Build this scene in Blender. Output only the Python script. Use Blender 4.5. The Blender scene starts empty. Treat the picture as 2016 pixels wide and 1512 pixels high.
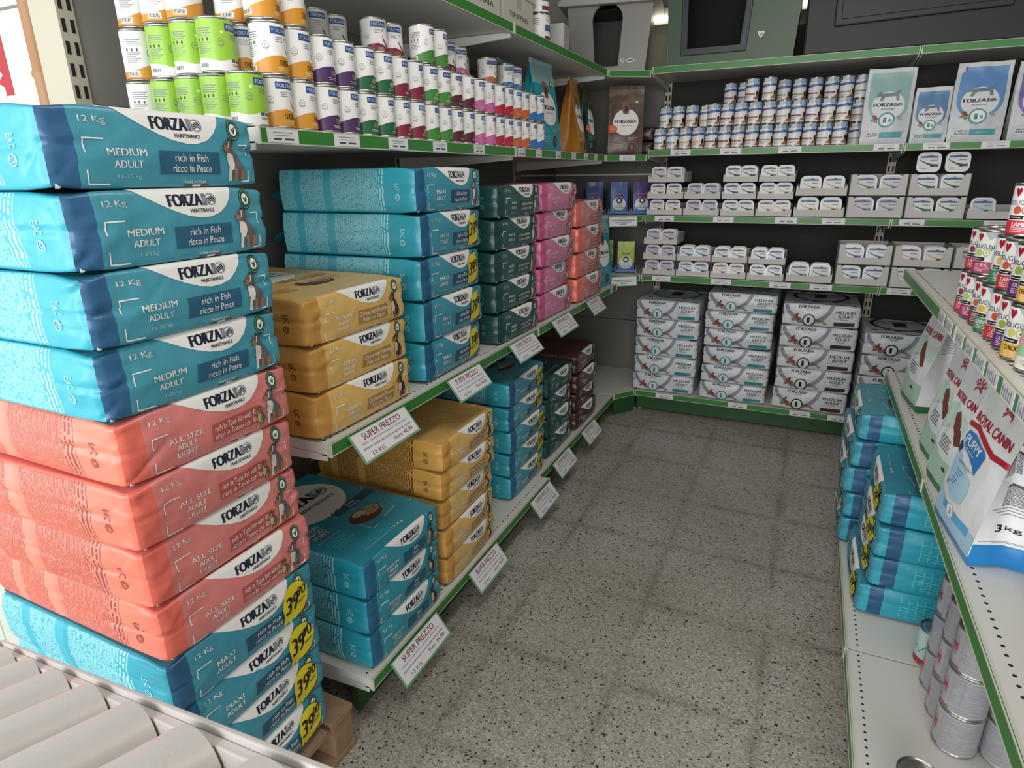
import bpy, bmesh, math, random
from mathutils import Vector, Matrix, noise, Euler

SC = bpy.context.scene
COL = SC.collection
R = math.radians

# ------------------------------------------------------------------ camera
cam_d = bpy.data.cameras.new('camera')
cam_d.sensor_fit = 'HORIZONTAL'; cam_d.sensor_width = 36.0
cam_d.lens = 36.0 * 1228.6 / 2016.0
cam_d.clip_start = 0.02
cam = bpy.data.objects.new('camera', cam_d); COL.objects.link(cam)
def cam_matrix(yaw, pitch, roll, loc):
    cy, sy, cp, sp, cr, sr = math.cos(yaw), math.sin(yaw), math.cos(pitch), math.sin(pitch), math.cos(roll), math.sin(roll)
    f = Vector((sy*cp, cy*cp, sp)); r0 = Vector((cy, -sy, 0)); d0 = f.cross(r0)
    rr = cr*r0 + sr*d0; dd = -sr*r0 + cr*d0
    m = Matrix((rr, -dd, -f)).transposed().to_4x4()
    m.translation = loc
    return m
cam.matrix_world = cam_matrix(-0.43653, -0.32192, 0.011892, Vector((0, 0, 1.53)))
SC.camera = cam

# ------------------------------------------------------------------ world, lights, exposure
SC.view_settings.view_transform = 'Standard'
SC.view_settings.look = 'None'
SC.view_settings.gamma = 1.0
SC.view_settings.use_curve_mapping = False
SC.view_settings.exposure = 0.60
w = bpy.data.worlds.new('daylight'); SC.world = w; w.use_nodes = True
bg = w.node_tree.nodes['Background']
bg.inputs['Color'].default_value = (0.80, 0.90, 1.0, 1); bg.inputs['Strength'].default_value = 0.9

def area(name, loc, target, sx, sy, power, col):
    l = bpy.data.lights.new(name, 'AREA'); l.shape = 'RECTANGLE'; l.size = sx; l.size_y = sy
    l.energy = power; l.color = col
    o = bpy.data.objects.new(name, l); COL.objects.link(o)
    o.location = loc
    o.rotation_euler = (Vector(target) - Vector(loc)).to_track_quat('-Z', 'Y').to_euler()
    return o
# daylight coming in through the shop front (left and behind the camera)
area('shopfront_daylight', (-2.10, -1.6, 1.55), (-0.8, 1.0, 1.0), 1.9, 2.2, 46, (0.93, 0.97, 1.0))
area('door_daylight', (0.3, -2.85, 1.7), (-0.1, 1.5, 0.7), 2.6, 2.2, 84, (1.0, 0.985, 0.96))
# ceiling fluorescents
area('ceiling_fluorescent', (-0.25, 1.2, 2.92), (-0.25, 1.2, 0), 0.35, 1.4, 10, (1.0, 0.98, 0.94))
area('rear_fluorescent', (-0.1, 2.9, 2.92), (-0.1, 2.95, 0), 0.9, 0.3, 2.5, (1.0, 0.97, 0.92))

# ------------------------------------------------------------------ helpers: objects and tags
def tag(o, label=None, cat=None, group=None, kind=None):
    if label: o['label'] = label
    if cat: o['category'] = cat
    if group: o['group'] = group
    if kind: o['kind'] = kind
    return o
def empty(name, loc=(0, 0, 0), rz=0.0):
    o = bpy.data.objects.new(name, None); COL.objects.link(o)
    o.empty_display_size = 0.05
    o.location = loc; o.rotation_euler = (0, 0, rz); return o
def dup(root, loc=None, rz=None, label=None, group=None):
    r = root.copy(); COL.objects.link(r)
    if loc is not None: r.location = loc
    if rz is not None: r.rotation_euler = (0, 0, rz)
    if label: r['label'] = label
    if group: r['group'] = group
    for ch in list(root.children):
        c = ch.copy(); COL.objects.link(c); c.parent = r
        for g in list(ch.children):
            d = g.copy(); COL.objects.link(d); d.parent = c
    return r

class MB:
    """collects polygons, builds ONE mesh object"""
    def __init__(s): s.v = []; s.f = []; s.m = []; s.uv = []; s.mats = []; s.sm = []
    def mi(s, mat):
        if mat not in s.mats: s.mats.append(mat)
        return s.mats.index(mat)
    def add(s, vs, fs, mat, uvs=None, smooth=False):
        b = len(s.v); s.v += [tuple(p) for p in vs]
        s.uv += uvs if uvs else [(0, 0)] * len(vs)
        k = s.mi(mat)
        for f in fs:
            s.f.append(tuple(b + i for i in f)); s.m.append(k); s.sm.append(smooth)
    def box(s, x0, y0, z0, x1, y1, z1, mat, M=None):
        vs = [Vector(p) for p in ((x0,y0,z0),(x1,y0,z0),(x1,y1,z0),(x0,y1,z0),(x0,y0,z1),(x1,y0,z1),(x1,y1,z1),(x0,y1,z1))]
        if M: vs = [M @ p for p in vs]
        s.add(vs, [(3,2,1,0),(4,5,6,7),(0,1,5,4),(1,2,6,5),(2,3,7,6),(3,0,4,7)], mat)
    def prism(s, pts, a, b, mat, fn):
        """pts 2-D outline, extruded from a to b; fn(p,t)->3-D"""
        n = len(pts)
        vs = [fn(p, a) for p in pts] + [fn(p, b) for p in pts]
        fs = [tuple(range(n-1, -1, -1)), tuple(range(n, 2*n))] + [(i, (i+1) % n, n + (i+1) % n, n + i) for i in range(n)]
        s.add(vs, fs, mat)
    def lathe(s, prof, mat, n=28, smooth=True, cx=0, cy=0):
        vs = []; fs = []
        for (r, z) in prof:
            for k in range(n):
                a = 2*math.pi*k/n; vs.append((cx + r*math.cos(a), cy + r*math.sin(a), z))
        for i in range(len(prof)-1):
            for k in range(n):
                fs.append((i*n+k, i*n+(k+1) % n, (i+1)*n+(k+1) % n, (i+1)*n+k))
        s.add(vs, fs, mat, None, smooth)
    def disc(s, r, z, mat, n=28, up=True, cx=0, cy=0):
        vs = [(cx + r*math.cos(2*math.pi*k/n), cy + r*math.sin(2*math.pi*k/n), z) for k in range(n)]
        s.add(vs, [tuple(range(n)) if up else tuple(range(n-1, -1, -1))], mat)
    def tube(s, pts, r, mat, n=8):
        vs = []; fs = []
        pts = [Vector(p) for p in pts]
        for i, p in enumerate(pts):
            t = (pts[min(i+1, len(pts)-1)] - pts[max(i-1, 0)]).normalized()
            a = t.orthogonal().normalized(); b = t.cross(a)
            for k in range(n):
                an = 2*math.pi*k/n; vs.append(p + r*(math.cos(an)*a + math.sin(an)*b))
        for i in range(len(pts)-1):
            for k in range(n): fs.append((i*n+k, i*n+(k+1) % n, (i+1)*n+(k+1) % n, (i+1)*n+k))
        fs.append(tuple(range(n-1, -1, -1))); fs.append(tuple(range((len(pts)-1)*n, len(pts)*n)))
        s.add(vs, fs, mat, None, True)
    def build(s, name, parent=None, bevel=0.0):
        me = bpy.data.meshes.new(name)
        me.from_pydata(s.v, [], s.f)
        for m in s.mats: me.materials.append(m)
        me.polygons.foreach_set('material_index', s.m)
        me.polygons.foreach_set('use_smooth', s.sm)
        ul = me.uv_layers.new(name='uv')
        for lp in me.loops: ul.data[lp.index].uv = s.uv[lp.vertex_index]
        me.update()
        o = bpy.data.objects.new(name, me); COL.objects.link(o)
        if parent: o.parent = parent
        if bevel:
            b = o.modifiers.new('bevel', 'BEVEL'); b.width = bevel; b.segments = 2; b.limit_method = 'ANGLE'
        return o

# ------------------------------------------------------------------ materials
def lin(c):
    c = c.lstrip('#'); o = []
    for i in (0, 2, 4):
        x = int(c[i:i+2], 16) / 255.0
        o.append(x/12.92 if x <= 0.04045 else ((x+0.055)/1.055)**2.4)
    return (o[0], o[1], o[2], 1.0)
_M = {}
def mat(hexc, rough=0.5, metal=0.0, bump=0.0, bscale=60.0, spec=0.5, name=None):
    key = (hexc, rough, metal, bump, bscale, spec)
    if key in _M: return _M[key]
    m = bpy.data.materials.new(name or 'surface_' + hexc.strip('#')); m.use_nodes = True
    nt = m.node_tree; b = nt.nodes['Principled BSDF']
    b.inputs['Base Color'].default_value = lin(hexc)
    b.inputs['Roughness'].default_value = rough; b.inputs['Metallic'].default_value = metal
    b.inputs['Specular IOR Level'].default_value = spec
    if bump:
        tc = nt.nodes.new('ShaderNodeTexCoord'); nz = nt.nodes.new('ShaderNodeTexNoise'); bp = nt.nodes.new('ShaderNodeBump')
        nz.inputs['Scale'].default_value = bscale; nz.inputs['Detail'].default_value = 4
        bp.inputs['Strength'].default_value = bump; bp.inputs['Distance'].default_value = 0.01
        nt.links.new(tc.outputs['Object'], nz.inputs['Vector']); nt.links.new(nz.outputs['Fac'], bp.inputs['Height'])
        nt.links.new(bp.outputs['Normal'], b.inputs['Normal'])
    _M[key] = m; return m
def film(hexc, rough=0.34): return mat(hexc, rough, 0, 0.30, 17.0)
def fineprint(base, ink, pitch=0.0046, along='v', density=0.42, rough=0.38, wl=150.0):
    """rows of small print drawn in the UV space of the surface (metres)"""
    key = ('fp', base, ink, pitch, along, density, wl)
    if key in _M: return _M[key]
    m = bpy.data.materials.new('small_print'); m.use_nodes = True
    nt = m.node_tree; L = nt.links.new; b = nt.nodes['Principled BSDF']; b.inputs['Roughness'].default_value = rough
    uv = nt.nodes.new('ShaderNodeUVMap'); sp = nt.nodes.new('ShaderNodeSeparateXYZ'); L(uv.outputs['UV'], sp.inputs[0])
    a, c = (('X', 'Y') if along == 'v' else ('Y', 'X'))
    def math_(op, x, y=None):
        n = nt.nodes.new('ShaderNodeMath'); n.operation = op
        for i, q in enumerate((x, y)):
            if q is None: continue
            if isinstance(q, (int, float)): n.inputs[i].default_value = q
            else: L(q, n.inputs[i])
        return n.outputs[0]
    row = math_('DIVIDE', sp.outputs[a], pitch); fl = math_('FLOOR', row); fr = math_('FRACT', row)
    on = math_('LESS_THAN', fr, 0.52)
    cv = nt.nodes.new('ShaderNodeCombineXYZ'); L(math_('MULTIPLY', fl, 3.71), cv.inputs[0]); L(math_('MULTIPLY', sp.outputs[c], wl), cv.inputs[1])
    nz = nt.nodes.new('ShaderNodeTexNoise'); nz.inputs['Scale'].default_value = 1.0; nz.inputs['Detail'].default_value = 1; L(cv.outputs[0], nz.inputs['Vector'])
    wd = math_('GREATER_THAN', nz.outputs['Fac'], density)
    mk = math_('MULTIPLY', on, wd)
    mx = nt.nodes.new('ShaderNodeMix'); mx.data_type = 'RGBA'
    L(mk, mx.inputs['Factor']); mx.inputs['A'].default_value = lin(base); mx.inputs['B'].default_value = lin(ink)
    L(mx.outputs['Result'], b.inputs['Base Color'])
    _M[key] = m; return m

WHITE = mat('#E6E4DF', 0.5); PAPER = mat('#D9D7D4', 0.6); NAVY = mat('#1C2238', 0.45); BLACK = mat('#0D0D0F', 0.5)
GREY = mat('#8C8F94', 0.5); RED = mat('#B01E33', 0.5); DGREEN = mat('#1E4A2E', 0.5); YELLOW = mat('#D8C51E', 0.5)

# ------------------------------------------------------------------ printed art: flat shapes wrapped on to a surface grid
_T = {}
def text_flat(s, bold=0.0):
    k = (s, bold)
    if k in _T: return _T[k]
    cu = bpy.data.curves.new('txt', 'FONT'); cu.body = s; cu.size = 1; cu.resolution_u = 3; cu.offset = bold
    ob = bpy.data.objects.new('txt', cu); COL.objects.link(ob)
    dg = bpy.context.evaluated_depsgraph_get(); dg.update()
    me = bpy.data.meshes.new_from_object(ob.evaluated_get(dg))
    vs = [(v.co.x, v.co.y) for v in me.vertices]; fs = [tuple(p.vertices) for p in me.polygons]
    bpy.data.objects.remove(ob); bpy.data.curves.remove(cu); bpy.data.meshes.remove(me)
    xs = [v[0] for v in vs]; ys = [v[1] for v in vs]
    x0, x1, y0, y1 = min(xs), max(xs), min(ys), max(ys)
    vs = [((x-x0)/(x1-x0), (y-y0)/(y1-y0)) for x, y in vs]
    _T[k] = (vs, fs, (x1-x0)/(y1-y0)); return _T[k]

class Art:
    """a list of flat shapes in surface coordinates (metres)"""
    def __init__(s): s.items = []; s.cache = {}
    def shape(s, vs, fs, m, layer): s.items.append((vs, fs, m, layer)); return s
    def poly(s, pts, m, layer=1): return s.shape(list(pts), [tuple(range(len(pts)))], m, layer)
    def rect(s, x0, y0, x1, y1, m, layer=1): return s.poly([(x0,y0),(x1,y0),(x1,y1),(x0,y1)], m, layer)
    def ell(s, cx, cy, rx, ry, m, layer=1, n=28, a0=0, a1=360):
        return s.poly([(cx+rx*math.cos(R(a0+(a1-a0)*k/n)), cy+ry*math.sin(R(a0+(a1-a0)*k/n))) for k in range(n)], m, layer)
    def ring(s, cx, cy, rx, ry, t, m, layer=1, n=28, a0=0, a1=360):
        vs = []; fs = []
        for k in range(n+1):
            a = R(a0+(a1-a0)*k/n); c, d = math.cos(a), math.sin(a)
            vs += [(cx+rx*c, cy+ry*d), (cx+(rx-t)*c, cy+(ry-t)*d)]
        for k in range(n): fs.append((2*k+1, 2*k, 2*k+2, 2*k+3))
        return s.shape(vs, fs, m, layer)
    def line(s, pts, t, m, layer=1):
        for (x0,y0),(x1,y1) in zip(pts, pts[1:]):
            dx, dy = x1-x0, y1-y0; l = math.hypot(dx, dy) or 1; nx, ny = -dy/l*t/2, dx/l*t/2; ex, ey = dx/l*t/2, dy/l*t/2
            s.poly([(x0-nx-ex,y0-ny-ey),(x1-nx+ex,y1-ny+ey),(x1+nx+ex,y1+ny+ey),(x0+nx-ex,y0+ny-ey)], m, layer)
        return s
    def text(s, t, cx, cy, w, h, m, layer=2, bold=0.0, rot=0.0, shear=0.0):
        vs, fs, asp = text_flat(t); bold *= 4.0
        if h is None: h = w/asp
        if w is None: w = h*asp
        ca, sa = math.cos(R(rot)), math.sin(R(rot)); o = []
        for x, y in vs:
            a = (x-0.5)*w + (y-0.5)*h*shear; b = (y-0.5)*h
            o.append((cx + a*ca - b*sa, cy + a*sa + b*ca))
        if bold:
            for q in (-.5, .5):
                s.shape([(p + q*bold*h*ca, r + q*bold*h*sa) for p, r in o], fs, m, layer)
        return s.shape(o, fs, m, layer)
    def scaled(s, kx, ky, dx=0, dy=0):
        a = Art()
        for vs, fs, m, l in s.items: a.items.append(([(x*kx+dx, y*ky+dy) for x, y in vs], fs, m, l))
        return a
    def pieces(s, us, vs_):
        key = (tuple(us), tuple(vs_))
        if key in s.cache: return s.cache[key]
        out = []
        for pv, pf, m, layer in s.items:
            bm = bmesh.new()
            bv = [bm.verts.new((x, y, 0)) for x, y in pv]
            for f in pf:
                try: bm.faces.new([bv[i] for i in f])
                except ValueError: pass
            x0 = min(p[0] for p in pv); x1 = max(p[0] for p in pv); y0 = min(p[1] for p in pv); y1 = max(p[1] for p in pv)
            def cut(co, no, inner=False, outer=False):
                g = bm.verts[:] + bm.edges[:] + bm.faces[:]
                bmesh.ops.bisect_plane(bm, geom=g, dist=1e-7, plane_co=co, plane_no=no, clear_inner=inner, clear_outer=outer)
            if x0 < us[0]: cut((us[0],0,0), (1,0,0), inner=True)
            if x1 > us[-1]: cut((us[-1],0,0), (1,0,0), outer=True)
            if y0 < vs_[0]: cut((0,vs_[0],0), (0,1,0), inner=True)
            if y1 > vs_[-1]: cut((0,vs_[-1],0), (0,1,0), outer=True)
            for u in us[1:-1]:
                if x0+1e-6 < u < x1-1e-6: cut((u,0,0), (1,0,0))
            for v in vs_[1:-1]:
                if y0+1e-6 < v < y1-1e-6: cut((0,v,0), (0,1,0))
            for f in bm.faces:
                if f.normal.z < 0: f.normal_flip()
            bm.verts.index_update()
            out.append(([(v.co.x, v.co.y) for v in bm.verts], [tuple(v.index for v in f.verts) for f in bm.faces], m, layer))
            bm.free()
        s.cache[key] = out; return out

from bisect import bisect_right
class Grid:
    """surface sampled at us x vs; P[i][j]"""
    def __init__(s, us, vs, fn): s.us = us; s.vs = vs; s.P = [[Vector(fn(u, v)) for v in vs] for u in us]
    def at(s, u, v):
        i = min(max(bisect_right(s.us, u)-1, 0), len(s.us)-2); j = min(max(bisect_right(s.vs, v)-1, 0), len(s.vs)-2)
        a = (u-s.us[i])/(s.us[i+1]-s.us[i]); b = (v-s.vs[j])/(s.vs[j+1]-s.vs[j])
        p00, p10, p01, p11 = s.P[i][j], s.P[i+1][j], s.P[i][j+1], s.P[i+1][j+1]
        p = p00*(1-a)*(1-b) + p10*a*(1-b) + p01*(1-a)*b + p11*a*b
        n = ((p10-p00)*(1-b) + (p11-p01)*b).cross((p01-p00)*(1-a) + (p11-p10)*a)
        if n.length > 0: n.normalize()
        return p, n
    def mesh(s, mb, matfn, smooth=True, keep=None):
        nu, nv = len(s.us), len(s.vs)
        groups = {}
        for i in range(nu-1):
            if keep and not keep((s.us[i]+s.us[i+1])/2): continue
            for j in range(nv-1):
                m = matfn((s.us[i]+s.us[i+1])/2, (s.vs[j]+s.vs[j+1])/2) if callable(matfn) else matfn
                groups.setdefault(m, []).append((i*nv+j, (i+1)*nv+j, (i+1)*nv+j+1, i*nv+j+1))
        b = len(mb.v); idx = {}
        for m, fs in groups.items():
            k = mb.mi(m)
            for f in fs:
                for q in f:
                    if q not in idx:
                        idx[q] = b + len(idx); i, j = divmod(q, nv); mb.v.append(tuple(s.P[i][j])); mb.uv.append((s.us[i], s.vs[j]))
                mb.f.append(tuple(idx[q] for q in f)); mb.m.append(k); mb.sm.append(smooth)
    def art(s, mb, art, eps=0.0005, step=0.00035):
        for pv, pf, m, layer in art.pieces(s.us, s.vs):
            if not pf: continue
            vs = []
            for u, v in pv:
                p, n = s.at(u, v); vs.append(p + n*(eps + step*layer))
            mb.add(vs, pf, m, [tuple(q) for q in pv], True)

def split_art(a, lo, hi):
    """parts of an art lying left of lo, between, and right of hi"""
    L, M_, R_ = Art(), Art(), Art()
    for it in a.items:
        xs = [p[0] for p in it[0]]
        (L if max(xs) <= lo+.004 else R_ if min(xs) >= hi-.012 else M_).items.append(it)
    return L, M_, R_
def frange(a, b, step):
    n = max(1, int(round((b-a)/step))); return [a + (b-a)*i/n for i in range(n+1)]
ORD = ['first', 'second', 'third', 'fourth', 'fifth', 'sixth', 'seventh', 'eighth', 'ninth', 'tenth', 'eleventh', 'twelfth', 'thirteenth', 'fourteenth', 'fifteenth', 'sixteenth', 'seventeenth', 'eighteenth', 'nineteenth', 'twentieth']
def level(i, n):
    """i counts from the bottom"""
    if i == n-1: return 'topmost'
    if i == 0: return 'bottom'
    return {n-2: 'second from top', 1: 'second from bottom'}.get(i, ORD[n-1-i] + ' from top')
# ------------------------------------------------------------------ printed motifs
def logo(a, cx, cy, w, h, dark=NAVY, second=GREY, layer=2):
    a.text('FORZA', cx-0.16*w, cy, 0.68*w, h, dark, layer, 0.048)
    a.text('1', cx+0.235*w, cy, 0.085*w, h, second, layer, 0.01)
    rx, ry = 0.125*w, 0.52*h; x = cx+0.375*w
    a.ring(x, cy, rx, ry, 0.022*w, second, layer)
    for k, q in enumerate((-0.18, -0.02, 0.14)):
        pts = [(x+rx*(t/4.0)*(0.95-abs(q)), cy+ry*(2.0*q)+ry*0.22*math.sin(t*1.1+0.6)) for t in range(-3, 4)]
        a.line(pts, 0.016*w, dark, layer+1)
    return a
def brackets(a, x0, x1, y0, y1, l, t, m, layer=2, right=True):
    vl = .30*(y1-y0)
    a.line([(x0+l, y1), (x0, y1), (x0, y1-vl)], t, m, layer)
    a.line([(x0, y0+vl), (x0, y0), (x0+l, y0)], t, m, layer)
    if right:
        a.line([(x1-l*0.5, y1), (x1, y1), (x1, y1-vl)], t, m, layer)
        a.line([(x1, y0+vl), (x1, y0), (x1-l*0.5, y0)], t, m, layer)
def badge(a, cx, cy, rx, ry, layer=2):
    a.ell(cx, cy, rx, ry, DGREEN, layer)
    a.ring(cx, cy, rx*0.86, ry*0.86, rx*0.07, mat('#7FA08A', 0.5), layer+1)
    a.ell(cx, cy, rx*0.55, ry*0.55, WHITE, layer+1)
    a.poly([(cx, cy-ry*0.42), (cx-rx*0.32, cy+ry*0.02), (cx-rx*0.26, cy+ry*0.22), (cx-rx*0.02, cy-ry*0.05)], DGREEN, layer+2)
    a.poly([(cx, cy-ry*0.42), (cx+rx*0.02, cy+ry*0.1), (cx+rx*0.3, cy+ry*0.36), (cx+rx*0.22, cy-ry*0.12)], DGREEN, layer+2)
DOGM = dict(aus=('#5A5A60', '#9A6A48', '#D8D0C8', '#2A2626'), shep=('#2A2522', '#8A5E3A', '#C9B9A5', '#141210'), york=('#6A5444', '#A88258', '#C9A87E', '#3A2E28'))
def dog(a, cx, y0, h, kind='aus', layer=2):
    c1, c2, c3, c4 = [mat(c, 0.55) for c in DOGM[kind]]
    P = lambda pts, m, l: a.poly([(cx + x*h*1.42, y0 + y*h) for x, y in pts], m, layer+l)
    P([(-.12,.60),(-.02,.72),(.08,.70),(.17,.56),(.24,.40),(.27,.24),(.25,.06),(.18,.02),(.10,.10),(-.02,.14),(-.10,.30)], c1, 0)      # body
    P([(.22,.30),(.27,.24),(.28,.10),(.24,.02),(.18,.03),(.17,.14)], c2, 1)                                                            # hind leg
    P([(-.11,.64),(-.03,.66),(.05,.58),(.06,.40),(.02,.26),(-.06,.26),(-.11,.40)], c3, 1)                                              # chest
    P([(-.10,.32),(-.04,.32),(-.05,.10),(-.04,.02),(-.12,.02),(-.11,.14)], c3, 2)
    P([(.03,.30),(.10,.30),(.09,.10),(.11,.0),(.02,.0),(.03,.12)], c2, 2)
    P([(-.17,.80),(-.12,.90),(-.02,.93),(.06,.88),(.07,.76),(.02,.66),(-.07,.64),(-.13,.68),(-.20,.74)], c1, 3)                        # head
    P([(-.19,.80),(-.13,.82),(-.07,.76),(-.06,.66),(-.12,.67),(-.20,.72)], c2, 4)
    P([(-.07,.90),(-.04,1.0),(.01,.92)], c4, 4); P([(.02,.92),(.07,.99),(.07,.84)], c4, 4)
    P([(-.205,.79),(-.175,.80),(-.175,.76),(-.205,.76)], BLACK, 5); P([(-.115,.835),(-.095,.845),(-.09,.825),(-.11,.82)], BLACK, 5)
    P([(-.04,.90),(-.02,.90),(-.04,.74),(-.07,.74)], c3, 4)
def oval_patch(a, W, H, top=1.03, layer=1, m=None, shift=0.0):
    pts = [(.255,top),(.29,.955),(.335,.885),(.40,.78),(.47,.685),(.54,.615),(.61,.580),(.67,.585),(.73,.635),(.775,.73),(.805,.84),(.82,.95),(.822,top)]
    a.poly([((x+shift)*W, y*H) for x, y in pts], m or WHITE, layer)

BW, BH = 0.39, 0.122
def front_art(names, box, box_m, kg='11-35 kg', dogs=('aus',), patch=True, ink=None, W=BW, H=BH, small=False, made=True, fine=True):
    a = Art(); I = ink or WHITE
    oval_patch(a, W, H)
    logo(a, .582*W, .815*H, .265*W, .155*H)
    a.text('MAINTENANCE', .622*W, .675*H, .135*W, .052*H, NAVY, 2, 0.02)
    a.text('12 Kg', .195*W, .80*H, .105*W, .10*H, I, 2, 0.005)
    brackets(a, .135*W, .965*W, .09*H, .60*H, .085*W, .0020, I, 2, right=True)
    n = len(names); hh = .085*H if n < 3 else .078*H
    for i, t in enumerate(names):
        wd = {5: .11, 4: .10, 6: .15, 7: .16, 8: .19}.get(len(t), .14)*W*(1.15 if n == 2 else 1.0)
        a.text(t, .31*W, (.455 - i*(.135 if n < 3 else .115))*H, wd, hh, I, 2, 0.012)
    if kg: a.text(kg, .31*W, .175*H, .105*W, .06*H, mat('#9FC3C9', 0.5), 2)
    if box:
        a.rect(.455*W, .20*H, .785*W, .485*H, box_m, 1)
        a.text(box[0], .625*W, .405*H, min(.31, .0150*len(box[0]))*W, .095*H, WHITE, 2)
        a.text(box[1], .625*W, .275*H, min(.31, .0150*len(box[1]))*W, .095*H, WHITE, 2)
    if made:
        a.text('MADE IN ITALY', .64*W, .105*H, .115*W, .032*H, I, 2)
        for k, c in enumerate(('#2E5A40', '#D8D8D8', '#8C3038')): a.rect((.58+.045*k)*W, .045*H, (.625+.045*k)*W, .072*H, mat(c, .5), 2)
    badge(a, .90*W, .80*H, .038*W, .150*H)
    for k, d in enumerate(dogs):
        dog(a, (.865 - .085*k)*W, .10*H, (.60 if k == 0 else .38)*H, d, 4 if k else 3)
    return a

STK = mat('#D9C61C', 0.4)
def sticker_art(W=BW, H=BH, cx=.842, cy=.50):
    a = Art(); rx, ry = .112*W, .345*H; X, Y = cx*W, cy*H
    pts = []
    for k in range(30):
        t = 2*math.pi*k/30; r = 1.0
        pts.append((X + rx*r*math.cos(t), Y + ry*r*math.sin(t)))
    a.poly(pts, STK, 9)
    a.poly([(X-.95*rx, Y-.25*ry), (X-.95*rx, Y-1.12*ry), (X-.62*rx, Y-.92*ry), (X-.45*rx, Y-1.15*ry), (X-.2*rx, Y-.8*ry)], STK, 9)
    a.text('39', X-.27*rx, Y+.0*ry, .98*rx, .92*ry, BLACK, 11, 0.022, 0, 0.18)
    a.text('90', X+.54*rx, Y+.30*ry, .64*rx, .56*ry, BLACK, 11, 0.018, 0, 0.18)
    a.text('PREZZO', X+.50*rx, Y-.24*ry, .58*rx, .15*ry, NAVY, 11, 0.01, 8)
    a.text('PROMO', X+.40*rx, Y-.97*ry, .95*rx, .22*ry, NAVY, 11, 0.012, 14)
    return a

# ------------------------------------------------------------------ lying sacks
def roundrect_path(W, L, rc):
    """arc length s -> (x, y, nx, ny); s=0 at the middle of the front left corner arc"""
    a = rc*math.pi/2; f = W-2*rc; l = L-2*rc
    def fn(s):
        def arc(cx, cy, ang): return cx+rc*math.cos(ang), cy+rc*math.sin(ang), math.cos(ang), math.sin(ang)
        if s < -a/2: return (-rc-(-a/2-s), 0.0, 0.0, -1.0)
        if s < a/2: return arc(-rc, rc, -math.pi/2 + (s+a/2)/a*math.pi/2)
        if s < a/2+f: return (0.0, rc+(s-a/2), 1.0, 0.0)
        if s < a/2+f+a: return arc(-rc, W-rc, (s-a/2-f)/a*math.pi/2)
        return (-rc-(s-a/2-f-a), W, 0.0, 1.0)
    return fn, a/2+l, a+f       # path, side length from s=0, s of the front right corner

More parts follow.
